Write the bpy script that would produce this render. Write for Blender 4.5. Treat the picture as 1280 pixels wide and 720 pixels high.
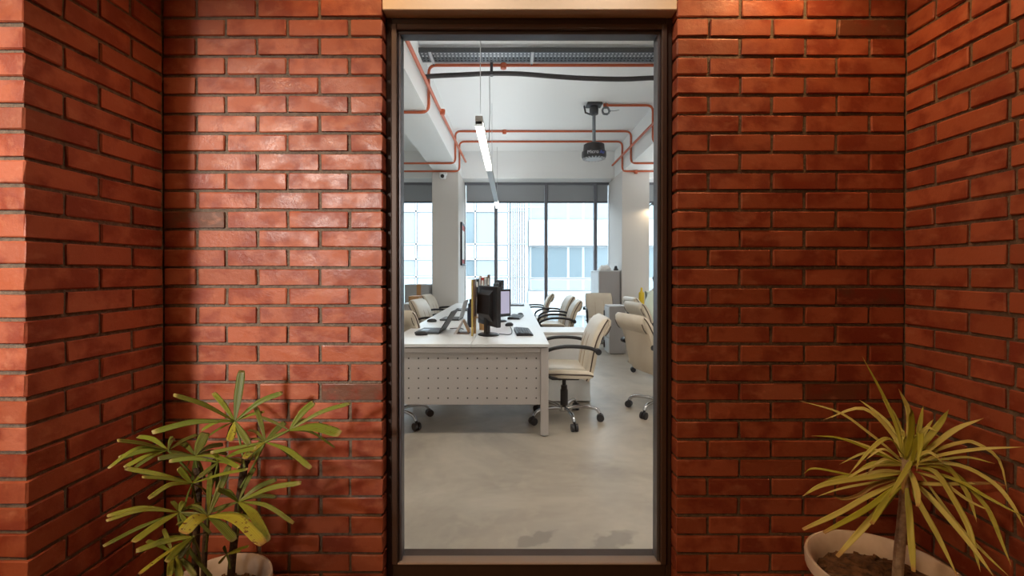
import bpy, math, random
from mathutils import Vector, Matrix, Euler
random.seed(7)
R = math.radians
scene = bpy.context.scene
for o in list(bpy.data.objects):
    bpy.data.objects.remove(o)
COL = scene.collection

def lin(c):
    c = c / 255.0
    return c / 12.92 if c <= 0.04045 else ((c + 0.055) / 1.055) ** 2.4
def srgb(r, g, b):
    return (lin(r), lin(g), lin(b), 1.0)

# ------------------------------------------------------------------ camera
F, VX, VY, H = 568.9, 640.0, 340.0, 1.33      # focal length in pixels, vanishing point, eye height
cd = bpy.data.cameras.new('camera')
cam = bpy.data.objects.new('camera', cd)
COL.objects.link(cam)
cd.sensor_width = 36.0
cd.lens = 16.0
cam.location = (0, 0, H)
cam.rotation_euler = (R(90 - 0.34), 0, 0)
cd.shift_y = -16.6 / 1280
cd.clip_start = 0.02
scene.camera = cam

def P(x, y, D):                               # a photo pixel at distance D along the view
    return Vector(((x - VX) * D / F, D, H - (y - VY) * D / F))

# ------------------------------------------------------------------ world, lights, exposure
world = bpy.data.worlds.new('sky')
scene.world = world
world.use_nodes = True
wn = world.node_tree
bg = wn.nodes['Background']
bg.inputs['Color'].default_value = (0.86, 0.93, 1.0, 1)      # bright overcast sky
bg.inputs['Strength'].default_value = 7.6

def light(name, kind, loc, energy, color, rot=(0, 0, 0), **kw):
    ld = bpy.data.lights.new(name, kind)
    ld.energy = energy
    ld.color = color
    for k, v in kw.items():
        setattr(ld, k, v)
    o = bpy.data.objects.new(name, ld)
    o.location = loc
    o.rotation_euler = rot
    COL.objects.link(o)
    return o

WARM = (1.0, 0.54, 0.22)
def aim(loc, target):
    return (Vector(target) - Vector(loc)).to_track_quat('-Z', 'Y').to_euler()

# daylight portal over the office window wall (guides the sky light in)
por = light('window_portal', 'AREA', (0.4, 9.85, 1.7), 1, (1, 1, 1), (R(-90), 0, 0), shape='RECTANGLE', size=9.6, size_y=3.3)
por.data.cycles.is_portal = True
# lobby: added spot as rear daylight, warm downlights over the door, added warm fill
SPOT = (-2.2, -2.2, 2.35)
light('daylight_fill_spot', 'SPOT', SPOT, 640, (1.0, 0.94, 0.86), aim(SPOT, (-1.07, 1.6, 1.42)),
      spot_size=R(29), spot_blend=0.85, shadow_soft_size=0.22)
DOWN = [(-0.62, 1.52), (-0.16, 1.50), (0.36, 1.50), (1.0, 1.50)]
for (dx, dy), (watt, tint) in zip(DOWN, ((7, WARM), (7.5, (1.0, 0.82, 0.68)), (7.5, (1.0, 0.82, 0.68)), (19, WARM))):
    light('downlight_beam', 'SPOT', (dx, dy, 2.67), watt, tint, (0, 0, 0), spot_size=R(140), spot_blend=0.7, shadow_soft_size=0.05)
light('lobby_fill_light', 'AREA', (-1.75, -0.5, 2.69), 60, (1.0, 0.58, 0.28), (0, 0, 0), shape='RECTANGLE', size=0.8, size_y=0.6)
# office: linear pendants, added upward fills, ceiling panels near the glazed door
light('pendant_glow', 'AREA', (-0.29, 4.9, 2.615), 26, (1.0, 0.9, 0.76), (0, 0, 0), shape='RECTANGLE', size=0.05, size_y=1.7)
light('pendant_far_glow', 'AREA', (-0.29, 8.8, 2.615), 12, (1.0, 0.86, 0.66), (0, 0, 0), shape='RECTANGLE', size=0.05, size_y=0.8)
light('right_pendant_glow', 'AREA', (2.95, 7.2, 2.615), 40, (1.0, 0.80, 0.55), (0, 0, 0), shape='RECTANGLE', size=0.05, size_y=4.2)
light('ceiling_fill_light', 'AREA', (-0.29, 6.6, 2.72), 20, (0.95, 0.98, 1.0), (R(180), 0, 0), shape='RECTANGLE', size=0.05, size_y=5.0)  # added upward fill that brightens the office ceiling
light('right_ceiling_fill_light', 'AREA', (2.95, 7.2, 2.72), 16, (0.95, 0.98, 1.0), (R(180), 0, 0), shape='RECTANGLE', size=0.05, size_y=4.2)  # second added ceiling fill, above the right desk
for px in (-1.9, 0.55, 3.2):
    light('ceiling_panel_glow', 'AREA', (px, 2.75, 3.70), 36, (1.0, 0.90, 0.78), (0, 0, 0), shape='RECTANGLE', size=1.1, size_y=0.25)

scene.view_settings.view_transform = 'Standard'
scene.view_settings.look = 'None'
scene.view_settings.gamma = 1.0
scene.view_settings.use_curve_mapping = False
scene.view_settings.exposure = 0.0
try:
    scene.cycles.use_denoising = True
    scene.cycles.max_bounces = 10
    scene.cycles.diffuse_bounces = 5
    scene.cycles.transparent_max_bounces = 16
    scene.cycles.caustics_reflective = False
    scene.cycles.caustics_refractive = False
    scene.cycles.sample_clamp_indirect = 6.0
except Exception:
    pass

# ------------------------------------------------------------------ materials
MATS = {}
def mat(name, col, rough=0.5, metal=0.0, noise=None, bump=0.0, bscale=40.0, spec=0.5, emit=None, estr=0.0, coat=0.0):
    """Principled material; noise = (scale, other colour, amount)."""
    m = bpy.data.materials.new(name)
    m.use_nodes = True
    nt = m.node_tree
    b = nt.nodes['Principled BSDF']
    b.inputs['Base Color'].default_value = col
    b.inputs['Roughness'].default_value = rough
    b.inputs['Metallic'].default_value = metal
    b.inputs['Specular IOR Level'].default_value = spec
    b.inputs['Coat Weight'].default_value = coat
    if emit:
        b.inputs['Emission Color'].default_value = emit
        b.inputs['Emission Strength'].default_value = estr
    if noise or bump:
        tc = nt.nodes.new('ShaderNodeTexCoord')
    if noise:
        n = nt.nodes.new('ShaderNodeTexNoise')
        n.inputs['Scale'].default_value = noise[0]
        n.inputs['Detail'].default_value = 5
        nt.links.new(tc.outputs['Object'], n.inputs['Vector'])
        mr = nt.nodes.new('ShaderNodeMapRange')
        mr.inputs['From Min'].default_value = 0.35
        mr.inputs['From Max'].default_value = 0.7
        mr.inputs['To Max'].default_value = noise[2]
        nt.links.new(n.outputs['Fac'], mr.inputs['Value'])
        mx = nt.nodes.new('ShaderNodeMixRGB')
        mx.inputs['Color1'].default_value = col
        mx.inputs['Color2'].default_value = noise[1]
        nt.links.new(mr.outputs['Result'], mx.inputs['Fac'])
        nt.links.new(mx.outputs['Color'], b.inputs['Base Color'])
    if bump:
        n2 = nt.nodes.new('ShaderNodeTexNoise')
        n2.inputs['Scale'].default_value = bscale
        n2.inputs['Detail'].default_value = 6
        nt.links.new(tc.outputs['Object'], n2.inputs['Vector'])
        bp = nt.nodes.new('ShaderNodeBump')
        bp.inputs['Strength'].default_value = bump
        bp.inputs['Distance'].default_value = 0.01
        nt.links.new(n2.outputs['Fac'], bp.inputs['Height'])
        nt.links.new(bp.outputs['Normal'], b.inputs['Normal'])
    MATS[name] = m
    return m

def brick_material():
    m = bpy.data.materials.new('red_brick')
    m.use_nodes = True
    nt = m.node_tree
    L = nt.links.new
    b = nt.nodes['Principled BSDF']
    tc = nt.nodes.new('ShaderNodeTexCoord')
    oi = nt.nodes.new('ShaderNodeObjectInfo')
    off = nt.nodes.new('ShaderNodeVectorMath'); off.operation = 'MULTIPLY_ADD'
    comb = nt.nodes.new('ShaderNodeCombineXYZ')
    for k in range(3):
        L(oi.outputs['Random'], comb.inputs[k])
    off.inputs[1].default_value = (37, 53, 71)
    L(comb.outputs[0], off.inputs[0]); L(tc.outputs['Object'], off.inputs[2])
    def noise(scale, detail=4, rough=0.55, sx=1.0):
        mp = nt.nodes.new('ShaderNodeMapping'); mp.inputs['Scale'].default_value = (sx, 1, 1)
        L(off.outputs[0], mp.inputs['Vector'])
        n = nt.nodes.new('ShaderNodeTexNoise'); n.inputs['Scale'].default_value = scale
        n.inputs['Detail'].default_value = detail; n.inputs['Roughness'].default_value = rough
        L(mp.outputs[0], n.inputs['Vector']); return n
    def ramp(src, a, c, out=1.0):
        r = nt.nodes.new('ShaderNodeMapRange'); r.inputs['From Min'].default_value = a; r.inputs['From Max'].default_value = c
        r.inputs['To Max'].default_value = out; L(src, r.inputs['Value']); return r.outputs['Result']
    def mix(f, c1, c2):
        x = nt.nodes.new('ShaderNodeMixRGB')
        if isinstance(f, float): x.inputs['Fac'].default_value = f
        else: L(f, x.inputs['Fac'])
        for inp, c in ((x.inputs['Color1'], c1), (x.inputs['Color2'], c2)):
            if isinstance(c, tuple): inp.default_value = c
            else: L(c, inp)
        return x.outputs['Color']
    cr = nt.nodes.new('ShaderNodeValToRGB')
    e = cr.color_ramp.elements
    e[0].position = 0.0; e[0].color = srgb(104, 70, 54)
    e[1].position = 1.0; e[1].color = srgb(184, 110, 84)
    for pos, c in ((0.012, (112, 70, 54)), (0.03, (156, 84, 58)), (0.35, (170, 94, 66)), (0.7, (178, 100, 72)), (0.9, (162, 88, 62))):
        n = e.new(pos); n.color = srgb(*c)
    L(oi.outputs['Random'], cr.inputs['Fac'])
    c = mix(ramp(noise(9, 4).outputs['Fac'], 0.46, 0.60, 0.75), cr.outputs['Color'], srgb(132, 54, 38))
    c = mix(ramp(noise(26, 5, .6, .5).outputs['Fac'], 0.56, 0.72, 0.45), c, srgb(194, 130, 100))
    c = mix(ramp(noise(150, 3).outputs['Fac'], 0.66, 0.78, 0.35), c, srgb(96, 44, 32))
    L(c, b.inputs['Base Color'])
    rr = nt.nodes.new('ShaderNodeMapRange')
    rr.inputs['From Min'].default_value = 0.38; rr.inputs['From Max'].default_value = 0.62
    rr.inputs['To Min'].default_value = 0.33; rr.inputs['To Max'].default_value = 0.62
    L(noise(14, 5, .6, .7).outputs['Fac'], rr.inputs['Value'])
    L(rr.outputs['Result'], b.inputs['Roughness'])
    bp = nt.nodes.new('ShaderNodeBump'); bp.inputs['Strength'].default_value = 0.35; bp.inputs['Distance'].default_value = 0.004
    L(noise(70, 6, .65).outputs['Fac'], bp.inputs['Height']); L(bp.outputs['Normal'], b.inputs['Normal'])
    return m

def concrete_floor():
    m = bpy.data.materials.new('polished_concrete')
    m.use_nodes = True
    nt = m.node_tree; L = nt.links.new
    b = nt.nodes['Principled BSDF']
    tc = nt.nodes.new('ShaderNodeTexCoord')
    def noise(scale, detail=6, rough=.6, dist=0.0):
        n = nt.nodes.new('ShaderNodeTexNoise'); n.inputs['Scale'].default_value = scale
        n.inputs['Detail'].default_value = detail; n.inputs['Roughness'].default_value = rough
        n.inputs['Distortion'].default_value = dist
        L(tc.outputs['Object'], n.inputs['Vector']); return n.outputs['Fac']
    def rng(v, a, c, o0, o1):
        r = nt.nodes.new('ShaderNodeMapRange'); L(v, r.inputs['Value'])
        for k, x in (('From Min', a), ('From Max', c), ('To Min', o0), ('To Max', o1)): r.inputs[k].default_value = x
        return r.outputs['Result']
    def mix(f, c1, c2):
        x = nt.nodes.new('ShaderNodeMixRGB'); L(f, x.inputs['Fac'])
        for inp, c in ((x.inputs['Color1'], c1), (x.inputs['Color2'], c2)):
            if isinstance(c, tuple): inp.default_value = c
            else: L(c, inp)
        return x.outputs['Color']
    c = mix(rng(noise(0.9, 7, .65, .6), .36, .64, 0, 1), srgb(186, 175, 160), srgb(150, 140, 128))
    c = mix(rng(noise(5.5, 7, .7, .4), .5, .72, 0, .5), c, srgb(192, 180, 162))
    c = mix(rng(noise(3.2, 8, .7, .5),   .56, .80, 0, .22), c, srgb(134, 124, 114))
    # two worn patches of bare concrete with a ragged edge
    wob = nt.nodes.new('ShaderNodeTexNoise'); wob.inputs['Scale'].default_value = 9; wob.inputs['Detail'].default_value = 6
    L(tc.outputs['Object'], wob.inputs['Vector'])
    sub = nt.nodes.new('ShaderNodeVectorMath'); sub.operation = 'MULTIPLY_ADD'
    sub.inputs[1].default_value = (.22, .22, 0); L(wob.outputs['Color'], sub.inputs[0]); L(tc.outputs['Object'], sub.inputs[2])
    for (x, y, sx, sy, ang) in ((.23, 2.38, .13, .05, 25), (.60, 2.36, .15, .06, 30)):
        mp = nt.nodes.new('ShaderNodeMapping'); mp.vector_type = 'TEXTURE'
        mp.inputs['Location'].default_value = (x, y, 0); mp.inputs['Rotation'].default_value = (0, 0, R(ang))
        mp.inputs['Scale'].default_value = (sx, sy, 9)
        L(sub.outputs[0], mp.inputs['Vector'])
        ln = nt.nodes.new('ShaderNodeVectorMath'); ln.operation = 'LENGTH'; L(mp.outputs[0], ln.inputs[0])
        c = mix(rng(ln.outputs['Value'], .75, 1.05, .55, 0), c, srgb(120, 112, 104))
    L(c, b.inputs['Base Color'])
    L(rng(noise(4, 6, .6), .35, .7, .34, .42), b.inputs['Roughness'])
    bp = nt.nodes.new('ShaderNodeBump'); bp.inputs['Strength'].default_value = .08; bp.inputs['Distance'].default_value = .01
    L(noise(30), bp.inputs['Height']); L(bp.outputs['Normal'], b.inputs['Normal'])
    return m

def glass_material(name, tint, refl=1.0):
    m = bpy.data.materials.new(name)
    m.use_nodes = True
    nt = m.node_tree; L = nt.links.new
    for n in list(nt.nodes): nt.nodes.remove(n)
    out = nt.nodes.new('ShaderNodeOutputMaterial')
    tr = nt.nodes.new('ShaderNodeBsdfTransparent'); tr.inputs['Color'].default_value = tint
    gl = nt.nodes.new('ShaderNodeBsdfGlossy'); gl.inputs['Roughness'].default_value = 0.02
    fr = nt.nodes.new('ShaderNodeFresnel'); fr.inputs['IOR'].default_value = 1.45
    mu = nt.nodes.new('ShaderNodeMath'); mu.operation = 'MULTIPLY'; mu.inputs[1].default_value = refl
    mx = nt.nodes.new('ShaderNodeMixShader')
    L(fr.outputs[0], mu.inputs[0]); L(mu.outputs[0], mx.inputs[0]); L(tr.outputs[0], mx.inputs[1]); L(gl.outputs[0], mx.inputs[2])
    L(mx.outputs[0], out.inputs['Surface'])
    return m

def leaf_material(name, c1, c2, tipc, spots=0.0):
    m = bpy.data.materials.new(name)
    m.use_nodes = True
    nt = m.node_tree; L = nt.links.new
    b = nt.nodes['Principled BSDF']
    oi = nt.nodes.new('ShaderNodeObjectInfo'); tc = nt.nodes.new('ShaderNodeTexCoord')
    at = nt.nodes.new('ShaderNodeAttribute'); at.attribute_name = 'along'
    ac = nt.nodes.new('ShaderNodeAttribute'); ac.attribute_name = 'across'
    def mix(f, a, c):
        x = nt.nodes.new('ShaderNodeMixRGB'); L(f, x.inputs['Fac'])
        for inp, v in ((x.inputs['Color1'], a), (x.inputs['Color2'], c)):
            if isinstance(v, tuple): inp.default_value = v
            else: L(v, inp)
        return x.outputs['Color']
    def rng(v, a, c, o0, o1):
        r = nt.nodes.new('ShaderNodeMapRange'); L(v, r.inputs['Value'])
        for k, x in (('From Min', a), ('From Max', c), ('To Min', o0), ('To Max', o1)): r.inputs[k].default_value = x
        return r.outputs['Result']
    c = mix(oi.outputs['Random'], c1, c2)
    wv = nt.nodes.new('ShaderNodeMath'); wv.operation = 'SINE'
    ml = nt.nodes.new('ShaderNodeMath'); ml.operation = 'MULTIPLY'; ml.inputs[1].default_value = 22.0
    L(ac.outputs['Fac'], ml.inputs[0]); L(ml.outputs[0], wv.inputs[0])
    c = mix(rng(wv.outputs[0], -1, 1, 0, .28), c, srgb(176, 176, 80))
    c = mix(rng(at.outputs['Fac'], .90, .98, 0, .8), c, tipc)
    if spots:
        n = nt.nodes.new('ShaderNodeTexNoise'); n.inputs['Scale'].default_value = 95; n.inputs['Detail'].default_value = 2
        L(tc.outputs['Object'], n.inputs['Vector'])
        c = mix(rng(n.outputs['Fac'], .62, .66, 0, spots), c, srgb(88, 52, 24))
    L(c, b.inputs['Base Color'])
    b.inputs['Roughness'].default_value = .48
    b.inputs['Subsurface Weight'].default_value = 0.0
    return m

BRICK = brick_material()
FLOORM = concrete_floor()
GLASS = glass_material('door_glass', (0.97, 0.98, 0.98, 1), 0.55)
WGLASS = glass_material('window_glass', (0.93, 0.97, 0.98, 1), 0.5)
mat('mortar', srgb(126, 113, 100), 0.95, noise=(60, srgb(88, 78, 70), .8), bump=.6, bscale=120)
mat('white_plaster', srgb(226, 224, 220), 0.85, bump=.05, bscale=60)
mat('column_plaster', srgb(218, 214, 210), 0.85, bump=.05, bscale=60)
mat('ceiling_paint', srgb(236, 238, 238), 0.9)
mat('cream_plaster', srgb(236, 222, 200), 0.8, bump=.05, bscale=80)
mat('lobby_wall', srgb(128, 106, 90), 0.85)
mat('lobby_floor', srgb(120, 96, 80), 0.45, noise=(6, srgb(92, 72, 60), .6))
mat('frame_brown', srgb(70, 56, 49), 0.6, metal=.0, spec=.3, noise=(50, srgb(60, 48, 42), .5))
mat('bead_brown', srgb(82, 66, 59), 0.5, metal=.0)
mat('gasket', srgb(100, 102, 112), 0.4, metal=.2)
mat('sill_bead', srgb(150, 134, 122), 0.5, metal=.0)
mat('window_alu', srgb(112, 114, 122), 0.45, metal=.3)
mat('white_alu', srgb(232, 236, 238), 0.5)
mat('blind_fabric', srgb(158, 162, 166), 0.85, bump=.1, bscale=300)
mat('blind_bar', srgb(76, 80, 86), 0.5)
mat('copper_pipe', srgb(196, 98, 62), 0.42, noise=(30, srgb(176, 82, 50), .6))
mat('black_rubber', srgb(52, 50, 52), 0.6)
mat('black_plastic', srgb(34, 34, 38), 0.42)
mat('dark_grey', srgb(62, 64, 68), 0.5)
mat('galvanised', srgb(118, 124, 130), 0.4, metal=.5)
mat('light_grey', srgb(188, 190, 194), 0.5)
mat('silver', srgb(170, 174, 180), 0.35, metal=.6)
mat('chrome', srgb(205, 205, 208), 0.12, metal=1.0)
mat('desk_white', srgb(236, 236, 236), 0.32)
mat('desk_frame', srgb(196, 188, 184), 0.45)
mat('hole', srgb(58, 54, 54), 0.9)
mat('leather', srgb(212, 200, 182), 0.42, noise=(8, srgb(198, 184, 164), .6), bump=.12, bscale=90)
mat('leather_edge', srgb(170, 142, 110), 0.5, bump=.1, bscale=90)
mat('piping', srgb(70, 54, 44), 0.6)
mat('cabinet_grey', srgb(168, 164, 164), 0.5)
mat('cabinet_light', srgb(212, 214, 216), 0.45)
mat('carton_grey', srgb(160, 162, 164), 0.7)
mat('carton_brown', srgb(176, 132, 88), 0.7)
mat('wood', srgb(186, 146, 96), 0.5, noise=(14, srgb(160, 118, 72), .8))
mat('wood_dark', srgb(120, 92, 72), 0.55)
mat('yellow_edge', srgb(190, 164, 88), 0.5)
mat('screen_lit', srgb(150, 146, 176), 0.3, emit=srgb(196, 192, 214), estr=.55)
mat('paper', srgb(236, 234, 228), 0.7)
mat('red', srgb(176, 60, 50), 0.6)
mat('navy', srgb(44, 50, 70), 0.35)
mat('yellow_bottle', srgb(226, 190, 40), 0.35)
mat('lamp_glow', srgb(255, 250, 240), 0.5, emit=(1.0, 0.93, 0.82, 1), estr=6.0)
mat('lamp_off', srgb(206, 212, 218), 0.5)
mat('lamp_body', srgb(120, 116, 112), 0.5, metal=.3)
mat('warm_glow', srgb(255, 230, 190), 0.5, emit=(1.0, 0.72, 0.4, 1), estr=12.0)
mat('soil', srgb(124, 92, 62), 0.95, noise=(40, srgb(66, 46, 30), 1.0), bump=1.0, bscale=60)
mat('pot', srgb(238, 230, 218), 0.35, noise=(18, srgb(214, 202, 186), .7))
mat('white_pot', srgb(220, 214, 206), 0.4, noise=(18, srgb(184, 174, 164), .7))
mat('dracaena_trunk', srgb(204, 190, 170), 0.8, noise=(60, srgb(158, 140, 118), .9), bump=.6, bscale=80)
mat('palm_stem', srgb(84, 66, 46), 0.9, noise=(70, srgb(48, 36, 26), .9), bump=.8, bscale=120)
mat('petiole', srgb(108, 124, 60), 0.5)
mat('skin', srgb(176, 128, 100), 0.55)
mat('shirt', srgb(222, 232, 220), 0.8, bump=.2, bscale=25)
mat('trousers', srgb(46, 48, 56), 0.8)
mat('shoe', srgb(40, 34, 30), 0.5)
mat('hair', srgb(30, 24, 22), 0.6)
mat('facade_white', srgb(168, 173, 177), 0.7)
mat('facade_blue', srgb(150, 162, 170), 0.5)
mat('facade_glass', srgb(96, 108, 114), 0.25)
mat('facade_grey', srgb(124, 132, 136), 0.5)
mat('street', srgb(120, 120, 118), 0.9)
mat('logo_white', srgb(220, 222, 228), 0.5)
mat('logo_blue', srgb(70, 96, 190), 0.5)
LEAF_D = leaf_material('dracaena_leaf', srgb(172, 180, 56), srgb(226, 222, 140), srgb(176, 132, 80))
LEAF_DRY = leaf_material('dry_leaf', srgb(150, 116, 70), srgb(164, 128, 84), srgb(150, 104, 60))
LEAF_R = leaf_material('palm_leaf', srgb(72, 98, 20), srgb(114, 126, 36), srgb(150, 136, 80), .35)
LEAF_DK = leaf_material('palm_leaf_dark', srgb(44, 66, 20), srgb(72, 90, 30), srgb(90, 84, 44), .3)
LEAF_Y = leaf_material('palm_leaf_yellowing', srgb(150, 150, 44), srgb(132, 140, 44), srgb(150, 110, 60), .95)

# ------------------------------------------------------------------ mesh helpers
def M(m):
    return MATS[m] if isinstance(m, str) else m

class MB:
    def __init__(s):
        s.v = []; s.f = []
    def add(s, vs, fs):
        n = len(s.v)
        s.v += [tuple(v) for v in vs]
        s.f += [tuple(n + i for i in f) for f in fs]
        return s
    def box(s, a, b, mtx=None):
        (x0, y0, z0), (x1, y1, z1) = a, b
        vs = [Vector(p) for p in ((x0,y0,z0),(x1,y0,z0),(x1,y1,z0),(x0,y1,z0),(x0,y0,z1),(x1,y0,z1),(x1,y1,z1),(x0,y1,z1))]
        if mtx: vs = [mtx @ v for v in vs]
        return s.add(vs, [(0,3,2,1),(4,5,6,7),(0,1,5,4),(1,2,6,5),(2,3,7,6),(3,0,4,7)])
    def rbox(s, a, b, r=.005, mtx=None, jit=0.0, rnd=random):
        """chamfered box"""
        lo, hi = Vector(a), Vector(b)
        r = min(r, min((hi - lo)) * .45)
        vs = []; idx = {}
        for sx in (0, 1):
            for sy in (0, 1):
                for sz in (0, 1):
                    c = [(hi if k else lo)[i] for i, k in enumerate((sx, sy, sz))]
                    d = [(-r if k else r) for k in (sx, sy, sz)]
                    for ax in range(3):
                        p = [c[i] + (d[i] if i != ax else 0) for i in range(3)]
                        if jit: p = [q + rnd.uniform(-jit, jit) for q in p]
                        idx[(sx, sy, sz, ax)] = len(vs); vs.append(Vector(p))
        fs = []
        for ax in range(3):
            o1, o2 = (ax + 1) % 3, (ax + 2) % 3
            for k in (0, 1):
                q = []
                for (u, w) in ((0,0),(1,0),(1,1),(0,1)):
                    t = [0,0,0]; t[ax] = k; t[o1] = u; t[o2] = w
                    q.append(idx[(*t, ax)])
                fs.append(tuple(q if k else q[::-1]))
        for ax in range(3):               # edges along axis ax
            o1, o2 = (ax + 1) % 3, (ax + 2) % 3
            for u in (0, 1):
                for w in (0, 1):
                    t0 = [0,0,0]; t1 = [0,0,0]
                    t0[ax] = 0; t1[ax] = 1
                    for t in (t0, t1): t[o1] = u; t[o2] = w
                    q = [idx[(*t0, o1)], idx[(*t1, o1)], idx[(*t1, o2)], idx[(*t0, o2)]]
                    fs.append(tuple(q if (u == w) else q[::-1]))
        for sx in (0,1):
            for sy in (0,1):
                for sz in (0,1):
                    q = [idx[(sx,sy,sz,a)] for a in range(3)]
                    fs.append(tuple(q if (sx+sy+sz) % 2 else q[::-1]))
        if mtx: vs = [mtx @ v for v in vs]
        return s.add(vs, fs)
    def tube(s, path, r, seg=10, caps=True, flat=1.0):
        pts = [Vector(p) for p in path]
        n = len(pts)
        rs = r if isinstance(r, (list, tuple)) else [r] * n
        tan = [(pts[min(i+1, n-1)] - pts[max(i-1, 0)]).normalized() for i in range(n)]
        up = Vector((0, 0, 1)) if abs(tan[0].z) < .9 else Vector((1, 0, 0))
        a = tan[0].cross(up).normalized()
        vs = []
        for i in range(n):
            a = (a - tan[i] * a.dot(tan[i])).normalized()
            b = tan[i].cross(a)
            for k in range(seg):
                t = 2 * math.pi * k / seg
                vs.append(pts[i] + a * (math.cos(t) * rs[i]) + b * (math.sin(t) * rs[i] * flat))
        fs = []
        for i in range(n - 1):
            for k in range(seg):
                k2 = (k + 1) % seg
                fs.append((i*seg+k, i*seg+k2, (i+1)*seg+k2, (i+1)*seg+k))
        if caps:
            fs.append(tuple(range(seg))[::-1]); fs.append(tuple((n-1)*seg + k for k in range(seg)))
        return s.add(vs, fs)
    def lathe(s, prof, c=(0, 0, 0), seg=24, sx=1.0, sy=1.0, close=False):
        vs = []; n = len(prof)
        for (r, z) in prof:
            for k in range(seg):
                t = 2 * math.pi * k / seg
                vs.append((c[0] + r * sx * math.cos(t), c[1] + r * sy * math.sin(t), c[2] + z))
        fs = []
        for i in range(n - 1):
            for k in range(seg):
                k2 = (k + 1) % seg
                fs.append((i*seg+k, i*seg+k2, (i+1)*seg+k2, (i+1)*seg+k))
        if not close:
            fs.append(tuple(range(seg))[::-1]); fs.append(tuple((n-1)*seg + k for k in range(seg)))
        return s.add(vs, fs)
    def prism(s, poly, axis, a, b):
        """polygon (2-D) extruded along axis from a to b"""
        n = len(poly); vs = []
        for t in (a, b):
            for (u, w) in poly:
                p = [0, 0, 0]; o = [i for i in range(3) if i != axis]
                p[axis] = t; p[o[0]] = u; p[o[1]] = w; vs.append(p)
        fs = [tuple(range(n))[::-1], tuple(range(n, 2*n))]
        for i in range(n):
            j = (i + 1) % n; fs.append((i, j, n + j, n + i))
        return s.add(vs, fs)
    def pad(s, line, half_t, half_w, nw=12, p=5.0, wscale=None):
        """upholstered pad: line of (x,z) centre points, width along y, soft edges"""
        pts = [Vector((x, 0, z)) for x, z in line]; n = len(pts)
        ts = half_t if isinstance(half_t, (list, tuple)) else [half_t] * n
        ws = wscale or [1.0] * n
        def e(u): return max(0.0, 1 - abs(u) ** p) ** (1 / p)
        nor = []
        for i in range(n):
            t = (pts[min(i+1, n-1)] - pts[max(i-1, 0)]).normalized()
            nor.append(Vector((-t.z, 0, t.x)))
        us = [math.sin((-1 + 2 * j / nw) * math.pi / 2) for j in range(nw + 1)]
        ring = us + us[::-1][1:-1]
        m = len(ring); vs = []
        for i in range(n):
            for j, u in enumerate(ring):
                sgn = 1 if j <= nw else -1
                vs.append(pts[i] + Vector((0, u * half_w * ws[i], 0)) + nor[i] * (sgn * ts[i] * e(u)))
        fs = []
        for i in range(n - 1):
            for j in range(m):
                k = (j + 1) % m; fs.append((i*m+j, i*m+k, (i+1)*m+k, (i+1)*m+j))
        fs.append(tuple(range(m))[::-1]); fs.append(tuple((n-1)*m + j for j in range(m)))
        return s.add(vs, fs)
    def mesh(s, name, m, smooth=None):
        me = bpy.data.meshes.new(name)
        me.from_pydata([tuple(v) for v in s.v], [], s.f)
        if m: me.materials.append(M(m))
        me.validate(); me.update()
        if smooth is not None:
            me.polygons.foreach_set('use_smooth', [True] * len(me.polygons))
            try: me.set_sharp_from_angle(angle=R(smooth))
            except Exception: pass
        import bmesh
        bm = bmesh.new(); bm.from_mesh(me); bmesh.ops.recalc_face_normals(bm, faces=bm.faces); bm.to_mesh(me); bm.free()
        return me
    def build(s, name, m, parent=None, smooth=None, **props):
        return link(name, s.mesh(name, m, smooth), parent, **props)

def link(name, data, parent=None, loc=None, rot=None, **props):
    o = bpy.data.objects.new(name, data)
    COL.objects.link(o)
    if parent: o.parent = parent
    if loc is not None: o.location = loc
    if rot is not None: o.rotation_euler = rot
    for k, v in props.items(): o[k] = v
    return o

def thing(name, label, cat, loc=(0, 0, 0), rz=0.0, group=None, kind=None):
    o = bpy.data.objects.new(name, None)
    o.empty_display_size = .1
    COL.objects.link(o)
    o.location = loc; o.rotation_euler = (0, 0, rz)
    o['label'] = label; o['category'] = cat
    if group: o['group'] = group
    if kind: o['kind'] = kind
    return o

def copy_tree(o, parent=None):
    c = o.copy(); COL.objects.link(c); c.parent = parent
    for ch in list(o.children): copy_tree(ch, c)
    return c

def struct(name, mb, m, label, cat, parent=None, smooth=None):
    return mb.build(name, m, parent, smooth, kind='structure', label=label, category=cat)

def curve_pts(pts, n=12):
    """Catmull-Rom through points"""
    pts = [Vector(p) for p in pts]
    if len(pts) == 2: return [pts[0].lerp(pts[1], i / n) for i in range(n + 1)]
    q = [pts[0] * 2 - pts[1]] + pts + [pts[-1] * 2 - pts[-2]]
    out = []; segs = len(pts) - 1
    per = max(2, n // segs)
    for i in range(segs):
        p0, p1, p2, p3 = q[i:i+4]
        for k in range(per):
            t = k / per
            out.append(.5 * ((2*p1) + (p2-p0)*t + (2*p0-5*p1+4*p2-p3)*t*t + (3*p1-p0-3*p2+p3)*t**3))
    out.append(pts[-1])
    return out

def round_path(pts, r, n=5):
    pts = [Vector(p) for p in pts]; out = [pts[0]]
    for i in range(1, len(pts) - 1):
        a = (pts[i-1] - pts[i]); b = (pts[i+1] - pts[i])
        rr = min(r, a.length * .45, b.length * .45)
        p0 = pts[i] + a.normalized() * rr; p1 = pts[i] + b.normalized() * rr
        for k in range(n + 1):
            t = k / n
            out.append(p0 * (1-t)**2 + pts[i] * (2*t*(1-t)) + p1 * t*t)
    out.append(pts[-1]); return out

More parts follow.
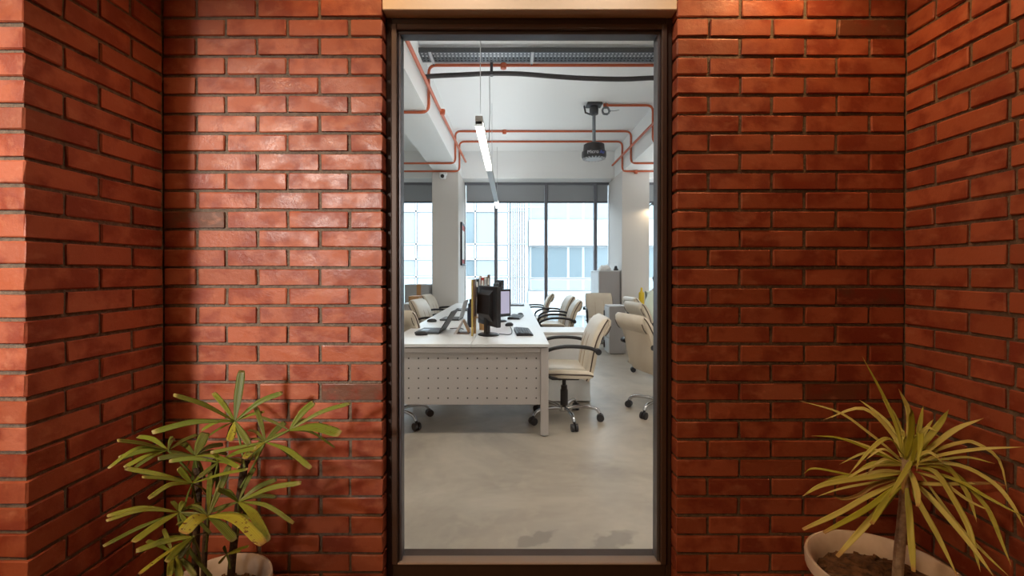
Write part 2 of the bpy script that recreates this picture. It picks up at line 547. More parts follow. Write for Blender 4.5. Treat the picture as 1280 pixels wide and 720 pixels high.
# ================================================================== ENTRANCE: brick walls
YB, YF = 1.76, 1.257                    # brick face beside the door, front face of the brick piers
XL, XR = -1.3455, 1.5157                # brick side walls of the recess
X0, X1 = -0.501, 0.637                  # door opening
ZC = 2.72                               # lobby ceiling
PITCH, JOINT, Z0 = 0.0741, 0.0115, 1.347 # course height, joint, a joint level near the eye
ROWS = range(-18, 19)
bmesh_cache = {}
def brick_mesh(L, dep, variant):
    key = (round(L, 3), round(dep, 3), variant)
    if key not in bmesh_cache:
        rnd = random.Random(hash(key) & 0xffff)
        hz = (PITCH - JOINT) / 2
        mb = MB().rbox((-L/2, 0, -hz), (L/2, dep, hz), .0022 + .0014 * (variant % 2), jit=.0016, rnd=rnd)
        bmesh_cache[key] = mb.mesh('brick', BRICK)
    return bmesh_cache[key]

def put_brick(parent, p0, udir, u0, u1, row, dep=.09, j0=True, j1=True):
    """a brick from u0 to u1 along udir, face towards -(local y)"""
    a = u0 + (JOINT / 2 if j0 else 0); b = u1 - (JOINT / 2 if j1 else 0)
    L = b - a
    if L < .015: return
    ang = math.atan2(udir[1], udir[0])
    c = Vector(p0) + Vector((udir[0], udir[1], 0)) * ((a + b) / 2)
    inward = Vector((-udir[1], udir[0], 0))
    c += inward * random.uniform(-.0018, .0018)
    c.z = Z0 - (row + .5) * PITCH + random.uniform(-.0007, .0007)
    return link('brick', brick_mesh(L, dep, random.randrange(5)), parent, c,
                (random.uniform(-.003, .003), random.uniform(-.0025, .0025), ang + random.uniform(-.004, .004)))

def core(name, a, b, label):
    return struct(name, MB().box(a, b), 'mortar', label, 'wall')

w_bl = core('wall_back_left', (XL - .2, YB + .007, 0), (X0 - .008, 1.95, ZC), 'pinkish red brick wall between dark left corner and glazed door')
w_br = core('wall_back_right', (X1 + .008, YB + .007, 0), (XR + .2, 1.95, ZC), 'orange red brick wall between glazed door and dracaena corner')
w_l = core('wall_left', (XL - .115, YF + .007, 0), (XL - .007, YB + .02, ZC), 'dark shaded brick side wall behind the lady palm')
w_r = core('wall_right', (XR + .007, YF + .007, 0), (XR + .115, YB + .02, ZC), 'deep red brick side wall beside the dracaena')
w_fl = core('wall_front_left', (-2.55, YF + .007, 0), (XL - .115, YB, ZC), 'brightly lit pale brick pier face at the left corner')
w_fr = core('wall_front_right', (XR + .115, YF + .007, 0), (2.6, YB, ZC), 'brick pier face right of the recess')

for row in ROWS:
    z_top = Z0 - row * PITCH
    if z_top > ZC - .005 or z_top - PITCH < -.06: continue
    even = row % 2 == 0
    # wall left of the door: u runs +x, brick face towards -y
    js = ([XL, -1.219, -0.984, -0.743, X0] if even else [XL, -1.1055, -0.8676, -0.6294, X0])
    for a, b in zip(js, js[1:]):
        put_brick(w_bl, (0, YB, 0), (1, 0), a, b, row, j0=a > XL, j1=b < X0)
    js = ([X1, .8815, 1.132, 1.3815, XR] if even else [X1, .760, 1.0046, 1.2548, XR])
    for a, b in zip(js, js[1:]):
        put_brick(w_br, (0, YB, 0), (1, 0), a, b, row, j0=a > X1, j1=b < XR)
    # left side wall: face looks +x
    js = ([1.489, YB] if even else [1.372, 1.615, YB])
    for a, b in zip(js, js[1:]):
        put_brick(w_l, (XL, 0, 0), (0, 1), a, b, row)
    # corner brick of the left pier shows on both faces
    qx, qy = (.115, .232) if even else (.24, .115)
    put_brick(w_l, (XL, 0, 0), (0, 1), YF, YF + qy, row, dep=qx, j0=False)
    u = XL - qx
    while u > -2.55:
        a = max(u - .24, -2.55)
        put_brick(w_fl, (0, YF, 0), (1, 0), a, u, row)
        u = a
    # right side wall: face looks -x, u runs -y
    js = ([1.512, 1.372] if even else [1.635, 1.393])
    ends = [YB] + js
    if even: ends = [YB, 1.512, YF + .115]
    else: ends = [YB, 1.635, 1.393]
    for a, b in zip(ends, ends[1:]):
        put_brick(w_r, (XR, 0, 0), (0, -1), -a, -b, row)
    qy = .115 if even else 1.393 - YF
    qx = .24 if even else .115
    put_brick(w_r, (XR, 0, 0), (0, -1), -(YF + qy), -YF, row, dep=qx, j1=False)
    u = XR + qx
    while u < 2.55:
        b = min(u + .24, 2.6)
        put_brick(w_fr, (0, YF, 0), (1, 0), u, b, row)
        u = b

# lintel over the glazed door
struct('trim_1', MB().rbox((X0 + .002, YB - .004, 2.338), (X1 - .002, 1.96, ZC), .003), 'cream_plaster', 'cream plaster lintel above the dark door frame', 'lintel')

# lobby shell around the visitor
struct('floor_lobby', MB().box((-2.6, -2.65, -.06), (2.65, 1.95, 0)), 'lobby_floor', 'brown tiled lobby floor under the plant pots', 'floor')
struct('ceiling_lobby', MB().box((-2.6, -2.65, ZC), (2.65, 1.95, ZC + .08)), 'cream_plaster', 'cream ceiling of the brick entrance', 'ceiling')
struct('wall_lobby_left', MB().box((-2.65, -2.65, 0), (-2.55, 1.95, ZC)), 'lobby_wall', 'plain taupe lobby wall left of the entrance', 'wall')
struct('wall_lobby_right', MB().box((2.6, -2.65, 0), (2.7, 1.95, ZC)), 'lobby_wall', 'plain taupe lobby wall right of the entrance', 'wall')
struct('wall_lobby_rear', MB().box((-2.65, -2.75, 0), (2.7, -2.65, ZC)), 'lobby_wall', 'plain taupe lobby wall facing the brick entrance', 'wall')

for i, (dx, dy) in enumerate(DOWN):
    t = thing('downlight', 'warm recessed downlight above the ' + ('brick left of the door', 'left half of the lintel', 'right half of the lintel', 'brick right of the door')[i], 'downlight', (dx, dy, ZC), 0, 'warm downlights over the door')
    MB().lathe([(.058, -.004), (.058, 0), (.045, 0), (.045, -.012), (.062, -.012), (.062, -.004)], seg=24, close=True).build('ring', 'white_alu', t, 40)
    MB().lathe([(.044, -.003), (.044, -.001)], seg=24).build('lamp_disc', 'warm_glow', t)
t = thing('ceiling_light_panel', 'added panel for the warm fill light under the lobby ceiling', 'ceiling light', (-1.75, -.5, ZC))  # added unseen panel that goes with the warm lobby fill
MB().box((-.42, -.32, -.012), (.42, .32, 0)).build('frame', 'white_alu', t)
t = thing('daylight_spot_body', 'added white spotlight body behind the visitor, standing in for daylight', 'spotlight', SPOT)  # added lamp body; its beam replaces daylight from behind
d = Vector((1.13, 3.8, -.93)).normalized()
MB().tube([-d * .22, -d * .02], .055, 20).build('lamp_head', 'white_alu', t, 40)
MB().tube([-d * .12, (-.07, -.24, ZC - SPOT[2])], .01, 8).build('stem', 'white_alu', t, 40)

# ------------------------------------------------------------------ glazed door
YFr = 1.81
door = thing('door_1', 'tall dark brown framed glazed door in brick opening', 'door', (0, 0, 0), 0, None, 'structure')
GX0, GX1, GZ0, GZ1 = -0.443, 0.580, 0.172, 2.276       # clear glass
def fr_box(name, a, b, m='frame_brown', r=.003):
    return MB().rbox(a, b, r).build(name, m, door)
ox0, ox1, oz1 = X0 + .001, X1 - .001, 2.338
ix0, ix1, iz0, iz1 = GX0 - .034, GX1 + .034, GZ0 - .006, GZ1 + .034
fr_box('frame_stile', (ox0, YFr, 0.0), (ix0, YFr + .10, oz1))
fr_box('frame_stile', (ix1, YFr, 0.0), (ox1, YFr + .10, oz1))
fr_box('frame_rail', (ix0, YFr, iz1), (ix1, YFr + .10, oz1))
fr_box('frame_rail', (ix0, YFr, 0.0), (ix1, YFr + .10, iz0))
yb0 = YFr - .010
fr_box('glazing_bead', (ix0, yb0, GZ0 - .006), (GX0 - .012, YFr + .03, iz1), 'bead_brown')
fr_box('glazing_bead', (GX1 + .012, yb0, GZ0 - .006), (ix1, YFr + .03, iz1), 'bead_brown')
fr_box('glazing_bead', (GX0 - .012, yb0, GZ1 + .012), (GX1 + .012, YFr + .03, iz1), 'bead_brown')
fr_box('gasket_strip', (GX0 - .012, YFr + .006, GZ0), (GX0, YFr + .06, GZ1), 'gasket', .002)
fr_box('gasket_strip', (GX1, YFr + .006, GZ0), (GX1 + .012, YFr + .06, GZ1), 'gasket', .002)
fr_box('gasket_strip', (GX0 - .012, YFr + .006, GZ1), (GX1 + .012, YFr + .06, GZ1 + .012), 'gasket', .002)
MB().prism([(yb0 + .002, GZ0 - .006), (YFr + .04, GZ0 - .006), (YFr + .04, GZ0 + .001), (yb0 + .006, GZ0), (yb0 + .002, GZ0 - .003)], 0, GX0 - .012, GX1 + .012).build('sill_bead', 'sill_bead', door)
MB().box((GX0 - .012, YFr + .030, GZ0 - .002), (GX1 + .012, YFr + .038, GZ1 + .010)).build('pane', GLASS, door)

# ================================================================== OFFICE shell
ZO = H + 2.44                           # ceiling 3.77
OX0, OX1, YW = -4.5, 5.2, 9.65
struct('floor', MB().box((OX0 - .1, 1.95, -.08), (OX1 + .1, 9.95, 0)), FLOORM, 'worn polished concrete office floor', 'floor')
struct('ceiling', MB().box((OX0 - .1, 1.95, ZO), (OX1 + .1, 9.95, ZO + .12)), 'ceiling_paint', 'white painted concrete office ceiling', 'ceiling')
struct('wall_office_left', MB().box((OX0 - .1, 1.95, 0), (OX0, 9.95, ZO)), 'white_plaster', 'plain white office side wall far left', 'wall')
struct('wall_office_right', MB().box((OX1, 1.95, 0), (OX1 + .1, 9.95, ZO)), 'white_plaster', 'plain white office side wall far right', 'wall')
wf = MB()
wf.box((OX0, 1.955, 0), (X0, 2.03, ZO)); wf.box((X1, 1.955, 0), (OX1, 2.03, ZO)); wf.box((X0, 1.955, 2.36), (X1, 2.03, ZO))
struct('wall_office_front', wf, 'white_plaster', 'white plaster on the office side of the brick wall', 'wall')
BZ = H + 1.89                           # underside of beams
struct('trim_2', MB().box((-1.465, 2.03, BZ), (-1.0, 9.19, ZO)), 'ceiling_paint', 'white ceiling beam above the left column', 'beam')
struct('trim_3', MB().box((2.07, 2.03, BZ), (2.57, 9.19, ZO)), 'ceiling_paint', 'white ceiling beam above the right column', 'beam')
struct('trim_4', MB().box((OX0, 9.19, BZ), (OX1, 9.95, ZO)), 'ceiling_paint', 'white downstand beam above the window blinds', 'beam')
struct('wall_column_left', MB().rbox((-1.49, 8.49, 0), (-1.0, 9.75, BZ), .004), 'column_plaster', 'pale square column carrying the security camera', 'column')
struct('wall_column_right', MB().rbox((2.05, 8.49, 0), (2.56, 9.75, BZ), .004), 'column_plaster', 'pale square column beside the tall grey cabinet', 'column')

def window(n, x0, x1, mull, label):
    w = thing('window_%d' % n, label, 'window', (0, 0, 0), 0, None, 'structure')
    xs = [x0] + [m for m in mull if x0 < m < x1] + [x1]
    MB().box((x0, YW - .03, 0), (x1, YW + .06, .06)).build('sill', 'window_alu', w)
    MB().box((x0, YW - .03, BZ - .05), (x1, YW + .06, BZ)).build('head', 'window_alu', w)
    for m in xs[1:-1]:
        MB().rbox((m - .033, YW - .05, .06), (m + .033, YW + .07, BZ - .03), .004).build('mullion', 'window_alu', w)
    for m in (x0, x1):
        MB().box((m - .02, YW - .03, .06), (m + .02, YW + .06, BZ - .05)).build('jamb', 'white_alu', w)
    for a, b in zip(xs, xs[1:]):
        MB().box((a + .01, YW + .02, .05), (b - .01, YW + .032, BZ - .04)).build('pane', WGLASS, w)
    return xs
MULL = [-3.49, -2.44, -1.39, -.34, .72, 1.764, 2.81, 3.86, 4.9]
bays = []
bays += [(a, b, 'left') for a, b in zip(*(lambda x: (x, x[1:]))(window(1, OX0, -1.47, MULL, 'tall office window left of the left column')))]
bays += [(a, b, 'mid') for a, b in zip(*(lambda x: (x, x[1:]))(window(2, -1.0, 2.06, MULL, 'wide office window between the two columns')))]
bays += [(a, b, 'right') for a, b in zip(*(lambda x: (x, x[1:]))(window(3, 2.55, OX1, MULL, 'tall office window right of the right column')))]
ordn = ['first', 'second', 'third', 'fourth', 'fifth', 'sixth']
cnt = {}
side_txt = {'left': 'of the window left of the left column, %s from its outer end', 'mid': 'between the columns, %s from the left column', 'right': 'of the window right of the right column, %s from that column'}
for a, b, side in bays:
    k = cnt.get(side, 0); cnt[side] = k + 1
    bl = thing('roller_blind', 'grey roller blind ' + side_txt[side] % ordn[k], 'blind', ((a+b)/2, YW - .005, BZ - .02), 0, 'grey roller blinds')
    hw = (b - a) / 2 - .035
    MB().box((-hw, -.004, -.385), (hw, .004, 0)).build('fabric', 'blind_fabric', bl)
    MB().rbox((-hw, -.012, -.41), (hw, .012, -.375), .006).build('bottom_bar', 'blind_bar', bl)
    MB().tube([(-hw, .0, -.01), (hw, .0, -.01)], .02, 10).build('roller', 'blind_bar', bl, 40)

# ------------------------------------------------------------------ outside
struct('ground_street', MB().box((-40, 10.2, -6.2), (40, 60, -6.0)), 'street', 'grey street far below the office windows', 'street')
DO = 20.0; S = DO / F
def bx(x): return (x - VX) * S
def bz(y): return H - (y - VY) * S
fb = thing('glass_office_building', 'pale blue glass office building seen through left windows', 'building', (0, DO, -6))
def part(par, name, m, x0, x1, z0, z1, y0, y1):
    return MB().box((x0, y0, z0 + 6), (x1, y1, z1 + 6)).build(name, m, par)
part(fb, 'wall', 'facade_white', -16, bx(637), -6, 5.2, .12, 6)
xs = [bx(v) for v in (180, 240, 300, 360, 420, 468, 520, 556, 594, 620, 636)]
zs = [bz(v) for v in (470, 430, 388, 346, 324, 305, 264, 240)]
for i, (a, b) in enumerate(zip(xs, xs[1:])):
    for j, (c, d) in enumerate(zip(zs, zs[1:])):
        f = part(fb, 'window', ('facade_blue', 'facade_grey', 'facade_glass')[(i * 5 + j * 3) % 3 if j % 2 else 0], a + .06, b - .06, c + .05, d - .05, .06, .16)
for a in xs: part(fb, 'mullion', 'facade_white', a - .035, a + .035, zs[0], zs[-1], 0, .14)
for c in zs: part(fb, 'transom', 'facade_white', xs[0], xs[-1], c - .035, c + .035, 0, .14)
cb = thing('ribbed_cladding_tower', 'white tower with vertical ribs between the two buildings outside', 'building', (0, DO, -6))
part(cb, 'wall', 'facade_white', bx(637.5), bx(660), -6, 5.6, .1, 6)
x = bx(639)
while x < bx(658):
    part(cb, 'rib', 'facade_white', x, x + .05, -6, 5.6, 0, .12); x += .1
for yy in (264, 305, 346): part(cb, 'joint_band', 'facade_grey', bx(637.5), bx(658.5), bz(yy) - .02, bz(yy) + .02, -.01, .1)
wb = thing('white_office_building', 'white building with dark window strips outside right windows', 'building', (0, DO, -6))
part(wb, 'wall', 'facade_white', bx(660.5), 16, -6, bz(218), .3, 6)
for (x0, x1, y0, y1) in ((666, 1000, 275, 307), (660, 1000, 364, 394), (660, 1000, 216, 226)):
    part(wb, 'balcony_band', 'facade_white', bx(max(x0 - 5, 660.5)), bx(x1), bz(y1), bz(y0), 0, .35)
for (x0, x1) in ((663, 684), (684, 711), (711, 730), (730, 746), (746, 780), (780, 830), (830, 880)):
    for (y0, y1, m) in ((228, 274, 'facade_grey'), (308, 348, 'facade_glass'), (349, 363, 'facade_grey'), (395, 424, 'facade_grey')):
        wdw = part(wb, 'window', 'facade_white', bx(x0), bx(x1), bz(y1), bz(y0), .22, .32)
        MB().box((bx(x0) + .05, .2, bz(y1) + 6.04), (bx(x1) - .05, .24, bz(y0) + 5.97)).build('pane', m, wdw)

# ================================================================== ceiling services
def pipe(label, pts, r=.017, rad=.09, boxes=()):
    t = thing('conduit', label, 'pipe', tuple(Vector(pts[0])))
    o = Vector(pts[0])
    MB().tube([p - o for p in round_path(pts, rad)], r, 10).build('tube', 'copper_pipe', t, 60)
    for b in boxes:
        c = Vector(b) - o
        MB().lathe([(.02, -.045), (.034, -.04), (.036, -.005), (.036, .02)], c, 12).build('junction_box', 'copper_pipe', t, 40)
    return t
ZB = BZ - .02; ZU = ZO - .022
for D, lb in ((5.34, 'orange conduit crossing the ceiling beside the cable tray'), (7.84, 'orange conduit crossing the ceiling behind the black ceiling unit'), (8.46, 'orange conduit looping along the ceiling close to the column tops')):
    pts = [(-3.9, D, ZB - .0), (-1.46 - .05, D, ZB), (-.975, D, ZB), (-.975, D, ZU), (2.045, D, ZU), (2.045, D, ZB), (2.6, D, ZB), (4.6, D, ZB)]
    bxs = {5.34: [(-.1, D, ZU)], 7.84: [(-.13, D, ZU)], 8.46: [(2.3, D, ZB)]}[D]
    pipe(lb, pts, boxes=bxs)
pipe('orange conduit from black ceiling unit to the right beam', [(1.36, 6.62, ZU), (2.045, 6.62, ZU), (2.045, 6.62, ZB), (2.7, 6.62, ZB)], boxes=[(1.36, 6.62, ZU)])
pipe('long orange conduit sloping along the left beam', [(-.925, 2.1, H + 2.0), (-.925, 5.75, H + 2.075), (-.925, 9.1, H + 2.20)], .02, boxes=[(-.9, 5.9, H + 2.08)])
pipe('long orange conduit sloping along the right beam', [(1.995, 2.1, H + 2.0), (1.995, 6.5, H + 2.10), (1.995, 9.05, H + 2.12)], .02)

t = thing('cable_tray', 'perforated grey metal cable tray under the ceiling', 'cable tray', (0, 4.88, ZO - .09))
tr = MB(); x = -1.0
for k in range(5): tr.box((-1.0, k * .0525, 0), (2.06, k * .0525 + .022, .003))
n = 74
for k in range(n + 1):
    xx = -1.0 + 3.04 * k / n; tr.box((xx, 0, 0), (xx + .02, .232, .003))
tr.build('perforated_base', 'galvanised', t, kind='stuff')
MB().box((-1.0, -.003, 0), (2.06, 0, .05)).build('side_rail', 'dark_grey', t)
MB().box((-1.0, .232, 0), (2.06, .235, .05)).build('side_rail', 'dark_grey', t)
for px in (-.88, .22):
    MB().box((px - .015, -.01, -.012), (px + .015, .26, -.002)).build('bracket', 'light_grey', t)
    MB().tube([(px, .255, -.03), (px, .255, .088)], .006, 8).build('hanger_rod', 'dark_grey', t, 40)

t = thing('insulated_hose', 'thick dark insulated hose sagging across the ceiling', 'hose', P(520, 97, 5.25))
o = P(520, 97, 5.25)
pth = [P(x, y, 5.25) - o for x, y in ((523, 97.5), (545, 95.5), (580, 94), (612, 92.5), (650, 93), (690, 96), (730, 98.5), (780, 99.5), (822, 98))] + [Vector((2.06, 5.25, o.z - .03)) - o]
MB().tube(curve_pts(pth, 40), .027, 12).build('hose', 'black_rubber', t, 60)
c = P(614.5, 92, 5.25) - o
MB().box((c.x - .016, -.03, c.z - .03), (c.x + .016, .03, ZO - o.z)).build('hanger_strap', 'dark_grey', t)

# linear pendants
def pendant(label, X, y0, y1, lit, wires):
    t = thing('linear_pendant_light', label, 'pendant light', (X, y0, 2.62), 0, 'linear pendant lights over the desks')
    L = y1 - y0
    MB().rbox((-.032, 0, .006), (.032, L, .082), .003).build('housing', 'lamp_body', t)
    marks = [0.0] + sorted(v for s in lit for v in s) + [L]
    for a, b in zip(marks, marks[1:]):
        if b - a < .01: continue
        on = any(abs(a - s[0]) < 1e-6 for s in lit)
        MB().rbox((-.034, a, -.008), (.034, b - .004, .034), .003).build('diffuser', 'lamp_glow' if on else 'lamp_off', t)
    for w in wires:
        MB().tube([(0, w, .08), (0, w, ZO - 2.62)], .004, 6).build('suspension_wire', 'light_grey', t)
    return t
pendant('long linear pendant light above the near white desk', -.29, 4.0, 9.2, [(.02, 1.78), (4.38, 5.18)], (.18, 2.6, 4.9))
pendant('linear pendant light beside the right column', 2.95, 5.0, 9.35, [(.02, 4.3)], (.2, 4.1))
for px in (-1.9, .55, 3.2):
    t = thing('ceiling_light_panel', {-1.9: 'slim warm ceiling light above the left chairs', .55: 'slim warm ceiling light above the glazed door', 3.2: 'slim warm ceiling light in the right office corner'}[px], 'ceiling light', (px, 2.75, ZO))
    MB().box((-.57, -.14, -.05), (.57, .14, 0)).build('housing', 'white_alu', t)
MB().tube([P(612, 96, 5.3), P(612.4, 140, 5.3), P(611, 180, 5.3)], .004, 6).build('hanging_cable', 'dark_grey', None, label='thin grey cable dangling beside the linear pendant light', category='cable')

# projector-like unit on a pole
PY = 6.62
t = thing('ceiling_projector', 'round black lettered projector hanging on a ceiling pole', 'projector', (1.19, PY, ZO))
MB().rbox((-.11, -.09, -.035), (.11, .09, 0), .008).build('ceiling_plate', 'dark_grey', t)
MB().tube([(-.01, -.08, -.045), (-.01, -.08, -.105)], .001, 6)
MB().lathe([(.045, -.16), (.062, -.15), (.066, -.10), (.062, -.05), (.05, -.035)], (0, 0, 0), 18).build('mount_collar', 'dark_grey', t, 40)
MB().tube([(-.14, .02, -.02), (-.12, .02, -.12), (-.05, .01, -.15)], .014, 8).build('cable_loop', 'black_plastic', t, 50)
MB().tube([(0, 0, -.15), (0, 0, -.60)], .024, 14).build('pole', 'galvanised', t, 40)
body = [(.05, -.575), (.12, -.58), (.148, -.595), (.156, -.67), (.155, -.69)]
MB().lathe(body, (0, 0, 0), 28).build('upper_body', 'black_plastic', t, 40)
MB().lathe([(.16, -.685), (.176, -.70), (.178, -.76), (.168, -.79), (.12, -.80)], (0, 0, 0), 28).build('lower_band', 'black_plastic', t, 40)
MB().lathe([(.118, -.802), (.02, -.806)], (0, 0, 0), 28).build('grille_disc', 'light_grey', t, 40)
for k in range(20):
    a = 2 * math.pi * k / 20
    MB().box((.125, -.007, -.804), (.165, .007, -.792), Matrix.Rotation(a, 4, 'Z')).build('vent_fin', 'light_grey', t)
def text_part(txt, size, parent, m, radius, z, a0):
    cu = bpy.data.curves.new('lettering', 'FONT'); cu.body = txt; cu.size = size; cu.extrude = .0006
    ob = bpy.data.objects.new('lettering_src', cu); COL.objects.link(ob)
    dg = bpy.context.evaluated_depsgraph_get(); dg.update()
    me = bpy.data.meshes.new_from_object(ob.evaluated_get(dg)); bpy.data.objects.remove(ob)
    for v in me.vertices:
        a = a0 + v.co.x / radius
        rr = radius + .001 + v.co.z
        v.co = Vector((rr * math.sin(a), -rr * math.cos(a), z + v.co.y))
    me.materials.clear(); me.materials.append(M(m)); me.update()
    return link('lettering', me, parent)
text_part('Micro', .07, t, 'logo_white', .179, -.757, -.72)
text_part('Air', .07, t, 'logo_blue', .179, -.757, .30)
t = thing('coiled_cable', 'coil of grey cable hanging beside the ceiling pole', 'cable', P(757, 139, PY - .08))
cp = []
for k in range(80):
    a = k * .5; rr = .05 + .012 * math.sin(k * 1.7)
    cp.append((rr * math.cos(a), .012 * math.sin(k * .9), rr * math.sin(a)))
MB().tube(cp, .006, 6).build('coil', 'galvanised', t, 60)
MB().tube([(.05, 0, 0), (.12, 0, .0), (.19, 0, .012)], .004, 6).build('loose_end', 'galvanised', t, 60)
MB().tube([(0, 0, .05), (0, 0, ZO - P(757, 139, PY - .08).z)], .005, 6).build('hanging_lead', 'galvanised', t, 60)

# lamp on a short arm beside the right column
t = thing('wall_lamp', 'dark arm lamp throwing warm light on the right column', 'lamp', (2.565, 8.6, 2.56))
MB().tube([(0, 0, -.06), (0, 0, .06)], .03, 12).build('bracket', 'dark_grey', t, 40)
MB().tube(curve_pts([(.01, 0, 0), (.06, -.12, .06), (.06, -.24, .07)], 10), .01, 8).build('arm', 'dark_grey', t, 60)
MB().lathe([(.02, .07), (.035, .05), (.06, .0), (.056, .0), (.03, .045)], (.06, -.24, .0), 18, close=True).build('shade', 'dark_grey', t, 40)
MB().lathe([(.004, -.02), (.024, -.008), (.024, .012), (.01, .035)], (.06, -.24, .012), 12).build('bulb', 'warm_glow', t, 60)
light('wall_lamp_beam', 'SPOT', (2.625, 8.36, 2.545), 7, (1.0, 0.76, 0.5), aim((2.625, 8.36, 2.545), (2.42, 8.47, 2.1)), spot_size=R(110), spot_blend=.6, shadow_soft_size=.02)
# security camera on the left column
t = thing('security_camera', 'small white security camera with black lens on column', 'camera', P(554.5, 218, 8.485))
MB().rbox((-.07, -.05, -.03), (.07, 0, .03), .008).build('base', 'white_alu', t)
MB().rbox((-.055, -.14, -.10), (.055, -.01, -.0), .02).build('body', 'white_alu', t)
MB().tube([(0, -.145, -.062), (0, -.12, -.06)], .034, 16).build('lens', 'black_plastic', t, 40)
# framed notice on the column side
t = thing('framed_notice', 'black framed white notice with red bands on the left column', 'picture', (-1.0, 9.12, H + .55))
MB().box((0, -.30, -.40), (.02, .30, .40)).build('backing', 'paper', t)
for a, b in (((0, -.31, -.42), (.035, -.27, .42)), ((0, .27, -.42), (.035, .31, .42)), ((0, -.31, .38), (.035, .31, .42)), ((0, -.31, -.42), (.035, .31, -.38))):
    MB().rbox(a, b, .004).build('frame_bar', 'black_plastic', t)
MB().box((.02, -.27, .28), (.022, .27, .38)).build('red_band', 'red', t)
MB().box((.02, -.27, -.38), (.022, .27, -.30)).build('red_band', 'red', t)

# ================================================================== office furniture
DXL, DXR, DXC, DY0, DY1, DZ = -1.04, .30, -.33, 3.65, 8.46, .752
t = thing('bench_desk', 'long white bench desk with perforated end panel', 'desk', (0, 0, 0))
ys = [DY0, 4.85, 6.05, 7.25, DY1]
for a, b in zip(ys, ys[1:]):
    MB().rbox((DXL, a + .001, DZ - .026), (DXC - .002, b - .001, DZ), .002).build('tabletop', 'desk_white', t)
    MB().rbox((DXC + .002, a + .001, DZ - .026), (DXR, b - .001, DZ), .002).build('tabletop', 'desk_white', t)
for yy in ys:
    y0 = min(max(yy - .03, DY0 + .012), DY1 - .072)
    for x0 in (DXL + .006, DXR - .068):
        MB().rbox((x0, y0, .012), (x0 + .062, y0 + .06, DZ - .034), .003).build('leg', 'desk_frame', t)
        MB().tube([(x0 + .031, y0 + .03, 0), (x0 + .031, y0 + .03, .013)], .02, 12).build('foot', 'light_grey', t, 40)
    MB().rbox((DXL + .07, y0, DZ - .07), (DXR - .07, y0 + .06, DZ - .034), .003).build('cross_beam', 'desk_frame', t)
for x0 in (DXL + .006, DXR - .068):
    MB().box((x0, DY0 + .07, DZ - .07), (x0 + .03, DY1 - .07, DZ - .034)).build('side_beam', 'desk_frame', t)
pan = MB().rbox((DXL + .07, DY0 + .03, .256), (DXR - .069, DY0 + .045, DZ - .071), .002).build('end_panel', 'desk_frame', t)
hol = MB()
for r in range(5):
    for k in range(16):
        X = .196 - k * .0794
        if X < DXL + .09: continue
        hol.lathe([(.0062, 0), (.0062, .002)], (0, 0, 0), 8)
        n = 16
        z = P(0, 448 + r * 12.45, DY0 + .03).z
        for i in range(len(hol.v) - 16, len(hol.v)):
            vx, vy, vz = hol.v[i]; hol.v[i] = (X + vx, DY0 + .0292 + vz * .5, z + vy)
hol.build('perforations', 'hole', pan, kind='stuff')

# pedestal returning off the desk
def cabinet(name, label, cat, a, b, body_m, front_m, front, doors, top_m=None, handles=True):
    """front: '-x' or '-y'; doors: list of (u0,u1,z0,z1) fractions"""
    t = thing(name, label, cat, ((a[0]+b[0])/2, (a[1]+b[1])/2, a[2]))
    o = Vector(((a[0]+b[0])/2, (a[1]+b[1])/2, a[2]))
    a = Vector(a) - o; b = Vector(b) - o
    MB().rbox((a.x, a.y, .01), (b.x, b.y, b.z - .02), .003).build('body', body_m, t)
    MB().rbox((a.x - .004, a.y - .004, b.z - .02), (b.x + .004, b.y + .004, b.z), .003).build('top', top_m or front_m, t)
    MB().box((a.x + .02, a.y + .02, 0), (b.x - .02, b.y - .02, .012)).build('plinth', 'dark_grey', t)
    hz = b.z - .03
    for (u0, u1, z0, z1) in doors:
        if front == '-x':
            y0 = a.y + (b.y - a.y) * u0; y1 = a.y + (b.y - a.y) * u1
            d = MB().rbox((a.x - .014, y0 + .003, .015 + hz * z0), (a.x, y1 - .003, hz * z1), .003).build('door', front_m, t)
            if handles: MB().rbox((a.x - .034, y1 - .05, hz * (z0+z1)/2 - .06), (a.x - .014, y1 - .035, hz * (z0+z1)/2 + .06), .004).build('handle', 'dark_grey', d)
        else:
            x0 = a.x + (b.x - a.x) * u0; x1 = a.x + (b.x - a.x) * u1
            d = MB().rbox((x0 + .003, a.y - .014, .015 + hz * z0), (x1 - .003, a.y, hz * z1), .003).build('drawer', front_m, t)
            if handles: MB().rbox(((x0+x1)/2 - .05, a.y - .03, hz * z1 - .06), ((x0+x1)/2 + .05, a.y - .014, hz * z1 - .045), .004).build('handle', 'dark_grey', d)
    return t
cabinet('low_cabinet', 'low white cabinet standing out from the desk behind chair', 'cabinet', (.31, 4.64, 0), (.80, 5.06, .718), 'desk_frame', 'desk_white', '-y', [(0, 1, 0, 1)], handles=False)
cabinet('pedestal_cabinet', 'white and grey pedestal cabinet in front of facing chair', 'cabinet', (1.576, 7.34, 0), (1.83, 7.70, .785), 'cabinet_grey', 'cabinet_light', '-x', [(0, 1, 0, .33), (0, 1, .33, .66), (0, 1, .66, 1)], 'cabinet_light')
cabinet('tall_cabinet', 'tall grey filing cabinet beside the right column', 'cabinet', (1.64, 8.55, 0), (2.03, 9.4, 1.36), 'cabinet_grey', 'cabinet_light', '-x', [(0, .5, 0, 1), (.5, 1, 0, 1)])
t = thing('crumpled_bag', 'crumpled white plastic bag on the tall grey cabinet', 'bag', (1.77, 8.75, 1.361))
rb = random.Random(3)
g = MB().lathe([(.02, 0), (.12, .0), (.13, .03), (.10, .07), (.05, .09), (.01, .095)], (0, 0, 0), 16)
g.v = [(v[0] * (1 + rb.uniform(-.2, .2)), v[1] * (1 + rb.uniform(-.2, .2)), max(0, v[2] + (rb.uniform(-.015, .015) if v[2] > .01 else 0))) for v in g.v]
g.build('bag_body', 'paper', t, 60)
